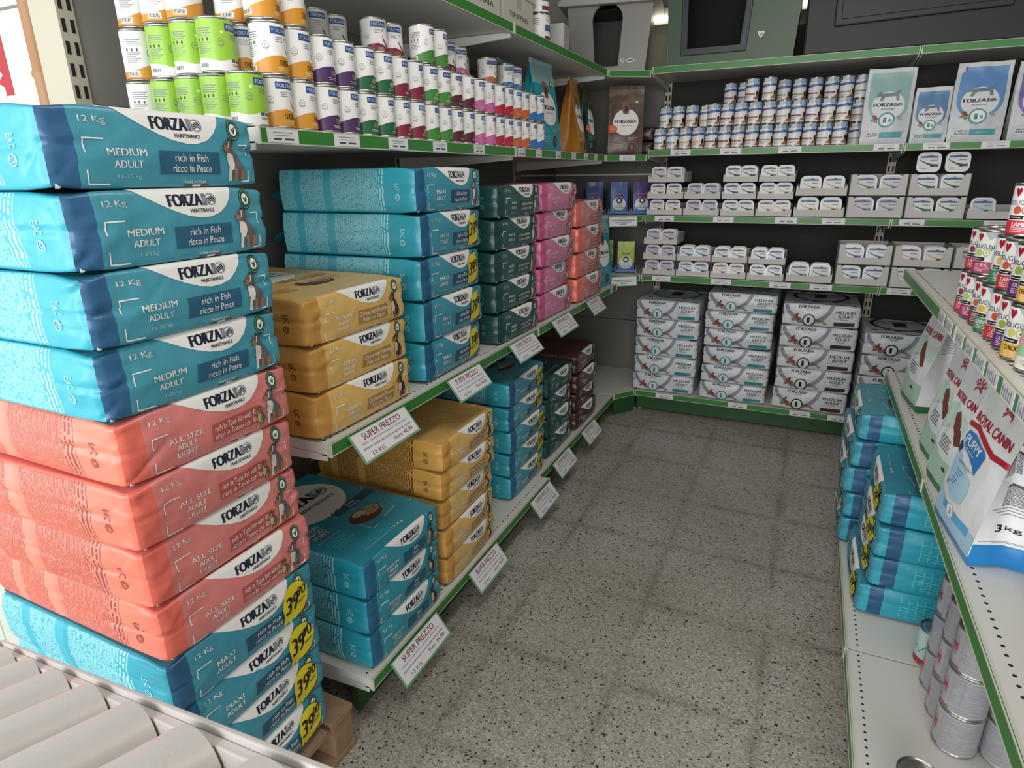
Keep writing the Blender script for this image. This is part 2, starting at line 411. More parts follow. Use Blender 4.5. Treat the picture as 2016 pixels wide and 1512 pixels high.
def lying_sack(name, W, H, L, seed, front, side, stripe, art=None, topm=None, top_art=None, side_art=None, dense=1.0, amp=1.0,
               sticker=None, seam=None, stripe_w=0.042, stripe_l=0.0, side_fn=None, crease=0.0075, right_art=None):
    """a full sack lying flat: x=0 is the end facing out, y 0..W, z 0..H"""
    rc, re = 0.017, 0.0075
    path, LS, WP = roundrect_path(W, L, rc)
    st = 0.013/dense
    us = frange(-LS, -0.16, 0.03/dense) + frange(-0.16, 0, st)[1:]
    us += frange(0, stripe_w, st)[1:] + frange(stripe_w, WP, st)[1:] + frange(WP, WP+0.16, st)[1:] + frange(WP+0.16, WP+LS, 0.04/dense)[1:]
    rows = []
    for k in range(5):
        q = R(-90 + 90*k/4); rows.append((re*(1-math.cos(q)), re + re*math.sin(q)))
    nw = int(10*dense)
    for k in range(1, nw): rows.append((0.0, re + (H-2*re)*k/nw))
    for k in range(5):
        q = R(90*k/4); rows.append((re*(1-math.cos(q)), H-re + re*math.sin(q)))
    vs = [0.0]
    for (i0, z0), (i1, z1) in zip(rows, rows[1:]): vs.append(vs[-1] + math.hypot(i1-i0, z1-z0))
    vs = [v*H/vs[-1] for v in vs]; lut = {v: r for v, r in zip(vs, rows)}
    so = seed*13.7
    fr = random.Random(seed*7+3); folds = []
    def fold(u0, v0, du, dv, wd, am): folds.append((u0, v0, du, dv, du*du+dv*dv, wd, am))
    for c in (0.0, WP):
        for k in range(7):
            sg = -1 if k % 2 else 1
            fold(c + fr.uniform(-.008, .008), H*fr.choice((.04, .08, .5, .5, .92, .96)) , sg*fr.uniform(.025, .095), H*fr.uniform(-.5, .5), fr.uniform(.0022, .0045), fr.uniform(-.0046, -.001) if k % 3 else fr.uniform(.001, .003))
    for k in range(7):
        fold(fr.uniform(-.45, -.05), H*fr.uniform(.1, .9), fr.uniform(.03, .12), H*fr.uniform(-.3, .3), fr.uniform(.002, .004), fr.uniform(-.003, .002))
    for k in range(4):
        fold(fr.uniform(.04, WP-.1), H*fr.uniform(.1, .9), fr.uniform(.03, .10), H*fr.uniform(-.4, .4), fr.uniform(.002, .004), fr.uniform(-.0018, .0012))
    def folded(u, v):
        e = 0.0
        for u0, v0, du, dv, l2, wd, am in folds:
            x, y = u-u0, v-v0; k = (x*du+y*dv)/l2
            if -.05 < k < 1.05:
                d2 = (x-k*du)**2 + (y-k*dv)**2
                if d2 < 9*wd*wd: e += am*math.exp(-d2/(wd*wd))*math.sin(math.pi*min(1, max(0, k*.8+.2)))
        return e
    def fn(u, v):
        ins, z = lut[v]; x, y, nx, ny = path(u); t = 2*z/H-1
        on_front = 0 < u < WP
        d = min(abs(u), abs(u-WP)); w = max(0.0, 1-t**2)
        bul = 0.0105*w*math.sin(math.pi*min(max(u/WP, 0), 1))**.7 if on_front else 0.009*w*min(1, d/0.12)
        tc = 0.10*noise.noise(Vector((u*5, so, 1.3))) + 0.02
        cr = math.exp(-(abs(t-tc)/0.050)**1.1)
        fall = 1.0 if not on_front else math.exp(-(d/0.06)**2)*(1.0 if u < WP/2 else .45)
        if u > WP: fall *= .6
        if not on_front: fall *= 0.35 + 0.65*math.exp(-((d-0.05)/0.14)**2)
        bul -= crease*cr*fall
        nearc = math.exp(-(d/0.09)**2)
        n1 = noise.noise(Vector((u*9 + so, t*0.9, so)))
        n2 = noise.noise(Vector((u*26 - t*1.6 + so, t*1.5 + so, 3.1)))
        n3 = abs(noise.noise(Vector((u*17 + t*1.2, t*2.4, so+9))))
        n4 = abs(noise.noise(Vector((u*22 + t*2.1 + so, t*1.1 - u*9, so*2))))
        wr = amp*((0.0040*n1 + 0.0030*n2*(0.25+0.75*nearc) - 0.0045*n3*(0.12 + 0.88*nearc if on_front else 0.5) + 0.0035*(0.3-n4)*(0.18 + 0.82*nearc if on_front else 0.5))*w + folded(u, v)*min(1.0, 4*w))
        e = -ins + bul + wr
        cf = math.exp(-(d/0.045)**2)*abs(t)**2
        zz = z - (0.005*cf if t > 0 else -0.003*cf)*min(1.5, amp) - 0.0015*amp*abs(noise.noise(Vector((u*8, so, 7))))*(abs(t)**3)*(0 if t < 0 else 1)
        return (x + nx*e, y + ny*e, min(max(zz, 0.0004), H-0.0006))
    g = Grid(us, vs, fn)
    def mf(u, v):
        if stripe and stripe_l <= u <= stripe_w: return stripe
        if 0 <= u <= WP+0.012: return front
        if side_fn: return side_fn(u, v)
        return side
    mb = MB(); g.mesh(mb, mf, keep=lambda u: 0 < u < WP)
    # back end
    b = len(mb.v); nu, nv = len(us), len(vs)
    mb.add([p for p in g.P[0]] + [p for p in g.P[-1]], [(j, j+1, nv+j+1, nv+j) for j in range(nv-1)], side)
    # top and bottom
    tx = frange(re, W-re, 0.03); tv = frange(re, L-0.004, 0.035)
    def tfn(u, v):
        e = min(u-re, W-re-u, v-re, L-0.004-v); k = min(1.0, max(0, e)/0.05)
        q = math.exp(-(math.hypot(u-re*.6, v-re*.6)/0.045)**2) + math.exp(-(math.hypot(W-re*.6-u, v-re*.6)/0.045)**2)
        return (-v, u, H - 0.0010 - 0.005*q*min(1.5, amp) + (0.0022*amp*noise.noise(Vector((u*9+so, v*9, so))) - 0.0028)*k)
    tg = Grid(tx, tv, tfn); tg.mesh(mb, topm or side)
    mb.add([(-re, re, 0.0004), (-re, W-re, 0.0004), (-L+.004, W-re, 0.0004), (-L+.004, re, 0.0004)], [(0,3,2,1)][:1], side)
    if art and not hasattr(art, 'split'): art.split = split_art(art, 0.0, W)
    if art: g.art(mb, art.split[1])
    if top_art: tg.art(mb, top_art)
    o = mb.build(name)
    for left in (True, False):
        gb = MB(); g.mesh(gb, mf, keep=(lambda u: u < 0) if left else (lambda u: u > WP))
        if left and side_art: g.art(gb, side_art)
        if art and art.split[0 if left else 2].items: g.art(gb, art.split[0 if left else 2])
        gb.build('side_gusset', o)
    if seam:
        sb = MB()
        ys = [0.02 + (W-0.04)*k/12 for k in range(13)]; pts = []
        for i, y in enumerate(ys):
            q = 0.006*math.sin(i*1.9+seed); pts.append([(-L+0.002, y, H*0.52+q), (-L-0.035, y, H*0.42+q*1.6), (-L-0.06, y, H*0.28+q*2)])
        top = [p for r_ in pts for p in r_]; bot = [(p[0], p[1], p[2]-0.002) for p in top]
        fs = []
        for i in range(12):
            for j in range(2): fs.append((i*3+j, (i+1)*3+j, (i+1)*3+j+1, i*3+j+1))
        n = len(top); fs2 = [tuple(n+q for q in reversed(f)) for f in fs]
        sb.add(top+bot, fs+fs2, seam, None, True); sb.build('end_seam', o)
    if sticker:
        kb = MB(); g.art(kb, sticker[0], 0.0012)
        k = kb.build('price_sticker', o); tag(k, sticker[1])
    return o

def blend(a, b, k):
    a = a.lstrip('#'); b = b.lstrip('#')
    return '#' + ''.join('%02X' % int(round(int(a[i:i+2], 16)*(1-k) + int(b[i:i+2], 16)*k)) for i in (0, 2, 4))
# side print for a sack: colour blocks of small text, seen along the long side (u < 0)
def side_blocks(base, ink, light, W=BW, blocks=((-.165, -.105, 'big'), (-.30, -.17, 'fine'), (-.43, -.335, 'fine'), (-.535, -.46, 'fine'))):
    fpb = fineprint(base, blend(base, ink, .92), 0.0105, 'v', 0.40, 0.38, 90.0); fpf = fineprint(base, blend(base, ink, .85), 0.0042, 'v', 0.40, 0.38, 160.0)
    lm = mat(blend(base, light, .30), 0.38)
    def f(u, v):
        if v < 0.012 or v > 0.116: return film(base)
        if -.137 <= u <= -.105: return fpb
        for a, b, k in blocks[1:]:
            if a <= u <= b: return fpf
            if b < u < b+0.022 and u < -.31: return lm
        if -.17 < u < -.137: return fpf
        return film(base)
    return f
def eac(a, ink, u=-0.060, H=BH):
    a.text('EAC', u, .56*H, .17*H, .13*H, ink, 2, 0.0, -90)
    a.ring(u, .36*H, .0085, .0085, .0018, ink, 2, 16); a.ring(u+.001, .365*H, .0045, .0045, .0013, ink, 2, 12)
    return a
# ------------------------------------------------------------------ upright bags with folded sides
def upright_bag(name, w, h, D, seed, front, side, art=None, side_art=None, taper=1.5, matfn=None, seal=None, rough=1.0, dmin=0.006, lean=0.0):
    us = frange(-D, 0, D/6) + frange(0, w, w/14)[1:] + frange(w, w+D, D/6)[1:] + frange(w+D, 2*w+D, w/6)[1:]
    vs = frange(0, h, h/18); so = seed*7.3
    def fn(u, v):
        t = v/h
        d = max(dmin, D*(1 - t**taper)*(1.0 if t > .05 else 0.92+1.6*t))
        g = math.sqrt(max(0, D*D-d*d))/2*0.92
        ww = w*(1 + 0.015*math.sin(math.pi*t))
        if u < 0 or w < u <= w+D:
            q = (u+D)/D if u < 0 else (u-w)/D
            e = (1-abs(2*q-1))
            x = d/2*(2*q-1) if u < 0 else d/2*(1-2*q)
            y = ww/2 - g*e
            y += 0.006*math.sin(math.pi*q)*(1-t)
            y = -y if u < 0 else y
        elif u <= w:
            y = (u/w-.5)*ww; x = d/2 + 0.012*math.sin(math.pi*u/w)*math.sin(math.pi*min(1, t*1.15))*(0.4+0.6*(1-t))
        else:
            q = (u-w-D)/w; y = (.5-q)*ww; x = -d/2 - 0.008*math.sin(math.pi*q)*math.sin(math.pi*t)
        k = 0.0034*rough*min(1, t*8)
        x += k*noise.noise(Vector((u*14+so, v*9, so))) + 0.8*k*noise.noise(Vector((u*31, v*22+so, 4)))
        y += 0.6*k*noise.noise(Vector((u*14, v*12+so, 8+so)))
        z = v + (0.004*noise.noise(Vector((y*14+so, 2, so))) if v == vs[-1] else 0)
        return (x + lean*t*t, y, z)
    g = Grid(us, vs, fn); mb = MB()
    mfn = matfn or (lambda u, v: front if 0 <= u <= w else side)
    g.mesh(mb, mfn, keep=lambda u: 0 < u < w or u > w+D)
    n = len(us); lo = [g.P[i][0] for i in range(n-1)]
    mb.add(lo, [tuple(range(len(lo)-1, -1, -1))], side)
    if art: g.art(mb, art, 0.0007)
    o = mb.build(name)
    for left in (True, False):
        gb = MB(); g.mesh(gb, mfn, keep=(lambda u: u < 0) if left else (lambda u: w < u < w+D))
        if side_art and not left: g.art(gb, side_art, 0.0007)
        gb.build('side_gusset', o)
    if seal:
        sb = MB(); pts = [g.at(w*k/10, h)[0] for k in range(11)]
        vsq = []
        for p in pts: vsq += [p+Vector((-0.002,0,-0.004)), p+Vector((-0.003,0,0.016)), p+Vector((0.0005,0,0.016)), p+Vector((0.002,0,-0.004))]
        fs = []
        for k in range(10):
            for j in range(4): fs.append((k*4+j, k*4+(j+1) % 4, (k+1)*4+(j+1) % 4, (k+1)*4+j))
        fs += [(3,2,1,0), (40,41,42,43)]
        sb.add(vsq, fs, seal); sb.build('top_seal', o)
    return o

# ------------------------------------------------------------------ tins
TIN = mat('#B9B7B2', 0.28, 1.0); TINRIM = mat('#8F8D88', 0.3, 1.0)
def tin(name, D, H, base, art, lower=None, seg=28, lid_col=None, label_name='paper_label'):
    r = D/2; mb = MB()
    prof = [(r-.003, 0), (r-.0006, .0012), (r, .003), (r-.0006, .0048), (r-.0022, .0062), (r-.0022, H-.0066), (r-.0006, H-.005), (r, H-.003), (r-.0006, H-.001), (r-.0022, H)]
    mb.lathe(prof, TIN, seg); mb.disc(r-.003, 0, TINRIM, seg, False)
    o = mb.build(name)
    lm_ = MB(); lm_.lathe([(r-.0022, H), (r-.0035, H-.001), (r-.0042, H-.0045), (r-.008, H-.0052), (r-.010, H-.0042), (r*.45, H-.0046)], TIN, seg); lm_.disc(r*.45, H-.0046, TIN, seg); lm_.build('lid', o)
    rr = r-.0008
    us = [-math.pi*rr + 2*math.pi*rr*k/seg for k in range(seg+1)]; vs = [.0055, .02, .04, .06, .08, H-.006]
    vs = [v for v in vs if v < H-.012] + [H-.0062]
    g = Grid(us, vs, lambda u, v: (rr*math.cos(u/rr), rr*math.sin(u/rr), v))
    lb = MB(); g.mesh(lb, base); g.art(lb, art, 0.0002, 0.00016)
    lb.build(label_name, o)
    return o

LBL = mat('#E2E0DC', 0.38); BLUE = mat('#24478A', 0.42); INKG = mat('#7C7F86', 0.5)
def shelf_tin_art(col, word, H=.115, D=.081, vegan=False):
    a = Art(); c = mat(col, 0.4); r = D/2; pr = math.pi*r
    def X(f): return f*pr
    if vegan:
        a.poly([(-pr, .0055), (pr, .0055), (pr, .030), (pr*.4, .034), (pr*.1, .030), (-pr*.12, .024), (-pr*.35, .030), (-pr*.6, .033), (-pr, .028)], LBL, 1)
        a.text('100% VEGAN', X(.20), .027, .030, .007, BLACK, 3, .02); a.text('INGREDIENTS', X(.20), .018, .028, .006, mat('#3E5B2E', .5), 3)
        lead = WHITE
    else:
        a.poly([(-pr, .0055), (pr, .0055), (pr, .022), (pr*.62, .026), (pr*.42, .046), (pr*.30, .054), (pr*.22, .044), (pr*.02, .041), (-pr*.16, .034), (-pr*.36, .024), (-pr*.6, .020), (-pr, .022)], c, 1)
        # dog outline: white body, dark back
        a.poly([(X(.21), .043), (X(.215), .056), (X(.235), .066), (X(.23), .074), (X(.255), .081), (X(.285), .078), (X(.28), .070), (X(.30), .062), (X(.345), .052), (X(.40), .044), (X(.43), .036)], WHITE, 2)
        a.poly([(X(.285), .069), (X(.305), .062), (X(.36), .052), (X(.43), .040), (X(.415), .036), (X(.34), .046), (X(.30), .056)], c if col != '#C98B2B' else mat('#9A6420', .4), 3)
        if word: a.text(word, X(.26), .028, min(.030, .0055*len(word)), .012, mat('#D9C9A0', .5) if col != '#C98B2B' else mat('#5A3A14', .5), 3, .01)
        a.rect(X(.08), .016, X(.42), .0172, mat('#D8D0C0', .5), 3); a.rect(X(.10), .012, X(.36), .013, mat('#D8D0C0', .5), 3)
        lead = BLUE
    a.rect(X(.02), H-.028, X(.40), H-.013, BLUE, 2)
    a.text('FORZA10', X(.21), H-.0205, .041, .0085, mat('#C9D4E8', .45), 3, .02)
    for k in range(3): a.rect(X(.10), H-.036-k*.0042, X(.36-.05*k), H-.0345-k*.0042, INKG, 2)
    a.ring(X(-.08), .062, .0075, .0090, .0009, INKG, 2, 16); a.text('0%', X(-.08), .064, .006, .004, INKG, 3); a.rect(X(-.12), .057, X(-.04), .0584, INKG, 3)
    # feeding table and bar code on the turned-away part
    for k in range(4): a.rect(X(-.50), H-.026-k*.0046, X(-.22-.03*(k % 2)), H-.0243-k*.0046, INKG, 2)
    for k in range(3): a.ell(X(-.47+.09*k), H-.047, .0022, .0040, mat('#3C4148', .5), 2, 8)
    for k in range(6): a.rect(X(-.50), .062-k*.0040-.0014, X(-.24-.04*(k % 3)), .062-k*.0040, INKG, 2)
    a.rect(X(-.52), .010, X(-.30), .0225, WHITE, 3)
    for k in range(9): a.rect(X(-.50+.02*k), .012, X(-.50+.02*k)+(.0012 if k % 3 else .0018), .0205, BLACK, 4)
    if vegan: a.ell(X(-.04), H-.032, .0032, .0032, WHITE, 3, 12)
    return a

def wet_tin_art(bar, H=.118, D=.0725):
    a = Art(); r = D/2; pr = math.pi*r; X = lambda f: f*pr
    a.poly([(X(.05), H-.0065), (X(.5), H-.0065), (X(.5), H-.05), (X(.36), H-.040), (X(.2), H-.046), (X(.12), H-.03)], mat('#9DB4CC', .42), 1)
    a.rect(X(-.34), H-.024, X(-.20), H-.0075, BLACK, 2); a.poly([(X(-.30), H-.019), (X(-.24), H-.017), (X(-.27), H-.012)], WHITE, 3)
    a.ell(X(.36), H-.016, .006, .008, mat('#5E7698', .5), 2, 14)
    a.poly([(X(-.36), H-.052), (X(.46), H-.044), (X(.46), H-.033), (X(.16), H-.034), (X(-.36), H-.041)], mat('#3B5798', .4), 3)
    a.text('FORZA10', X(.02), H-.0435, .040, .0062, mat('#C4CFE4', .45), 4, .015)
    a.rect(X(-.36), .034, X(.22), .0415, mat(bar, .45), 2)
    for k in range(3): a.rect(X(-.34), .028-k*.005, X(.10-.06*k), .0295-k*.005, INKG, 2)
    a.poly([(X(.28), .046), (X(.36), .056), (X(.42), .054), (X(.44), .046), (X(.46), .030), (X(.30), .030)], BLACK, 3)
    a.poly([(X(.30), .030), (X(.46), .030), (X(.46), .014), (X(.26), .010), (X(.20), .018)], mat('#A8683C', .5), 3)
    a.poly([(X(.14), .012), (X(.20), .022), (X(.25), .012)], mat('#B08A62', .5), 3)
    for k in range(4): a.rect(X(-.12), H-.012-k*.0042, X(.22), H-.0106-k*.0042, INKG, 2)
    return a

HEART = [(0,-1), (.55,-.35), (.92,.22), (.86,.68), (.5,.9), (.16,.76), (0,.48), (-.16,.76), (-.5,.9), (-.86,.68), (-.92,.22), (-.55,-.35)]
def heart_tin_art(band, word, fruit, H=.112, D=.080):
    a = Art(); r = D/2; pr = math.pi*r; X = lambda f: f*pr
    a.poly([(X(.02), H-.006), (X(.34), H-.006), (X(.14), H-.026)], mat('#A9AEBC', .4), 1)
    a.poly([(X(-.06)+.0085*x, H-.019+.0105*y) for x, y in HEART], mat('#A5152F', .42), 2)
    a.text('DISUGUaL', X(.02), H-.041, .062, .0105, mat('#6B6F78', .5), 2, .008)
    a.rect(X(-1), .0055, X(1), .034, mat(band, .42), 1)
    a.text(word, X(.06), .0255, min(.040, .0075*len(word)), .0088, WHITE if word != 'CHICKEN' else mat('#5A3420', .5), 3, .025)
    for k in range(3): a.rect(X(-.08), .0175-k*.0038, X(.22-.05*k), .0188-k*.0038, mat('#E3C9C6', .5), 3)
    a.poly([(X(-.24)+.0028*x, .0095+.0022*y) for x, y in HEART], WHITE, 3)
    a.poly([(X(-.16), .036), (X(.10), .036), (X(.11), .0445), (X(-.15), .0445)], BLACK, 3); a.rect(X(-.12), .0392, X(.06), .0410, mat('#C8C8C8', .5), 4)
    f1, f2 = fruit
    a.ell(X(-.02), .0555, .0088, .0085, mat(f1, .4), 2, 18); a.ell(X(.12), .056, .0082, .0090, mat(f2, .4), 3, 18)
    a.ell(X(.12), .056, .0058, .0065, mat('#E9E4CF', .4), 4, 16); a.ell(X(.12), .056, .0014, .0022, mat('#4A3B26', .5), 5, 8)
    a.poly([(X(.16), .064), (X(.22), .068), (X(.20), .062)], mat('#6C8A45', .5), 4)
    for k in range(4): a.rect(X(.22), .051-k*.004, X(.44-.03*(k % 2)), .0522-k*.004, INKG, 2)
    return a

# ------------------------------------------------------------------ tubs and their display cartons
def rrect(w, h, r, n=5, cy=0.0, cz=0.0):
    pts = []
    for (ox, oz, a0) in ((w/2-r, h/2-r, 0), (-w/2+r, h/2-r, 90), (-w/2+r, -h/2+r, 180), (w/2-r, -h/2+r, 270)):
        for k in range(n+1):
            q = R(a0 + 90*k/n); pts.append((cy+ox+r*math.cos(q), cz+oz+r*math.sin(q)))
    return pts
ALU = mat('#C9C9C8', 0.3, 0.9); LIDW = mat('#E1E1DE', 0.32); CARD = mat('#C4C1BD', 0.75, 0, 0.05, 120); CARD2 = mat('#97948F', 0.8)
def tub(name, w, h, swoosh, brand='#3E4F86', tint='#D6D9D6', d=0.034):
    mb = MB(); cz = h/2
    loops = [(rrect(w*.80, h*.80, w*.20, 5, 0, cz), -d), (rrect(w*.93, h*.93, w*.24, 5, 0, cz), -.004), (rrect(w, h, w*.25, 5, 0, cz), -.0035), (rrect(w, h, w*.25, 5, 0, cz), -.0012), (rrect(w*.975, h*.975, w*.245, 5, 0, cz), 0.0)]
    vs = []; n = 24
    for pts, x in loops: vs += [(x, p[0], p[1]) for p in pts]
    fs = []
    for i in range(len(loops)-1):
        for k in range(n): fs.append((i*n+k, i*n+(k+1) % n, (i+1)*n+(k+1) % n, (i+1)*n+k))
    fs.append(tuple(range(n-1, -1, -1))); fs.append(tuple((len(loops)-1)*n+k for k in range(n)))
    mb.add(vs, fs, ALU)
    o = mb.build(name)
    lb = MB(); g = Grid([-w/2, 0, w/2], [0, h/2, h], lambda u, v: (0.0004, u, v))
    lb.add([(0.0005, p[0], p[1]) for p in rrect(w*.97, h*.97, w*.24, 5, 0, cz)], [tuple(range(24))], LIDW)
    a = Art(); sw = mat(swoosh, .4)
    a.poly(rrect(w*.84, h*.84, w*.19, 4, 0, cz), mat(tint, .35), 1)
    a.poly([(-.36*w, .80*h), (-.05*w, .82*h), (.05*w, .86*h), (.14*w, .82*h), (.34*w, .80*h), (.34*w, .72*h), (-.36*w, .72*h)], mat(brand, .4), 2)
    pts = [(-.40*w, .66*h), (-.25*w, .555*h), (-.06*w, .47*h), (.14*w, .415*h), (.30*w, .40*h), (.40*w, .415*h)]
    lo = [(x, y-.075*h*(0.5+1.3*i/5)) for i, (x, y) in enumerate(pts)]
    a.shape(pts+lo, [(6+i, 7+i, i+1, i) for i in range(5)], sw, 2)
    a.rect(.06*w, .27*h, .24*w, .37*h, mat('#2E3038', .5), 3)
    a.rect(.04*w, .58*h, .32*w, .62*h, INKG, 3); a.rect(-.30*w, .17*h, -.06*w, .19*h, INKG, 3); a.rect(-.30*w, .22*h, -.12*w, .235*h, INKG, 3)
    g.art(lb, a, .0003); lb.build('printed_lid', o)
    return o
def carton(name, w, d, h, lip, posts=False, tall_side=None):
    """open display carton; front at x=0, y 0..w"""
    mb = MB(); t = 0.003; hs = tall_side or h
    mb.box(-d, 0, 0, 0, w, t, CARD2)
    if posts:
        p = .030
        mb.prism([(0, 0), (w, 0), (w, h), (w-p*.8, h), (w-p, h-.015), (w-p*1.1, lip+.02), (w-p*1.5, lip+.004), (w-p*2, lip), (p*2, lip), (p*1.5, lip+.004), (p*1.1, lip+.02), (p, h-.015), (p*.8, h), (0, h)], -t, 0, CARD, lambda q, x: (x, q[0], q[1]))
    else:
        mb.prism([(0, 0), (w, 0), (w, lip+.012), (w-.012, lip+.012), (w-.014, lip), (.014, lip), (.012, lip+.012), (0, lip+.012)], -t, 0, CARD, lambda q, x: (x, q[0], q[1]))
    s0 = h if posts else lip+.012
    for y in (0, w-t):
        mb.prism([(0, 0), (0, s0), (-.05, s0 if posts else lip+.012), (-.12, hs), (-d, hs), (-d, 0)], y, y+t, CARD, lambda q, yy: (q[0], yy, q[1]))
    mb.box(-d, 0, 0, -d+t, w, hs, CARD)
    return mb.build(name)

# ------------------------------------------------------------------ signs and labels
CARDG = mat('#6FA080', 0.45); CARDW = mat('#DAD8DA', 0.5); MAG = mat('#9A2A4A', 0.5); LID2 = mat('#44464C', 0.5)
def price_card(lines, price, w=.262, h=.088, kg='12 KG'):
    """a printed card hanging from its top edge; face towards +x, y 0..w"""
    mb = MB(); mb.box(-.002, 0, -h, 0, w, 0, CARDG)
    g = Grid([0, w/2, w], [-h, -h/2, 0], lambda u, v: (0.0001, u, v)); a = Art()
    a.rect(.006, -h+.006, w-.006, -.003, CARDW, 1)
    a.text('SUPER PREZZO', w*.5, -.019, w*.66, .0185, MAG, 2, .01)
    a.text(lines[0], w*.5, -.038, w*.80, .0066, LID2, 2); a.text(lines[1], w*.5, -.052, w*.84, .0080, LID2, 2, .005)
    a.text(kg, w*.27, -.0715, w*.20, .0105, MAG, 2, .01); a.text(price, w*.73, -.067, w*.34, .0125, MAG, 2, .01)
    g.art(mb, a, .0003, .0002)
    return mb.build('price_card')
def small_card(w, h, greenish=True):
    mb = MB(); mb.box(-.002, 0, -h, 0, w, 0, CARDG if greenish else PAPER)
    g = Grid([0, w/2, w], [-h, -h/2, 0], lambda u, v: (0.0001, u, v)); a = Art()
    a.rect(.004, -h+.005, w-.004, -.002, CARDW, 1)
    a.text('SUPER PREZZO', w*.5, -h*.16, w*.36, h*.08, MAG, 2); a.rect(w*.1, -h*.40, w*.9, -h*.34, LID2, 2); a.rect(w*.2, -h*.57, w*.8, -h*.53, LID2, 2); a.rect(w*.38, -h*.76, w*.62, -h*.70, LID2, 2)
    g.art(mb, a, .0003, .0002)
    return mb.build('price_card')
def label_mesh(w, h, rounded=False, bars=False):
    mb = MB(); mb.box(0, 0, -h/2, .0012, w, h/2, CARDW)
    g = Grid([0, w/2, w], [-h/2, 0, h/2], lambda u, v: (.0013, u, v)); a = Art()
    if bars:
        for k in range(5): a.rect(w*(.10+.16*k), -h*.34, w*(.17+.16*k), h*(.30-.12*(k % 2)), GREY, 1)
    else:
        a.rect(w*.18, h*.22, w*.82, h*.28, GREY, 1); a.rect(w*.24, h*.02, w*.76, h*.07, GREY, 1); a.rect(w*.2, -h*.30, w*.44, -h*.16, LID2, 1); a.rect(w*.54, -h*.30, w*.84, -h*.16, LID2, 1)
    g.art(mb, a, .0002, .0001)
    return mb.build('price_label')
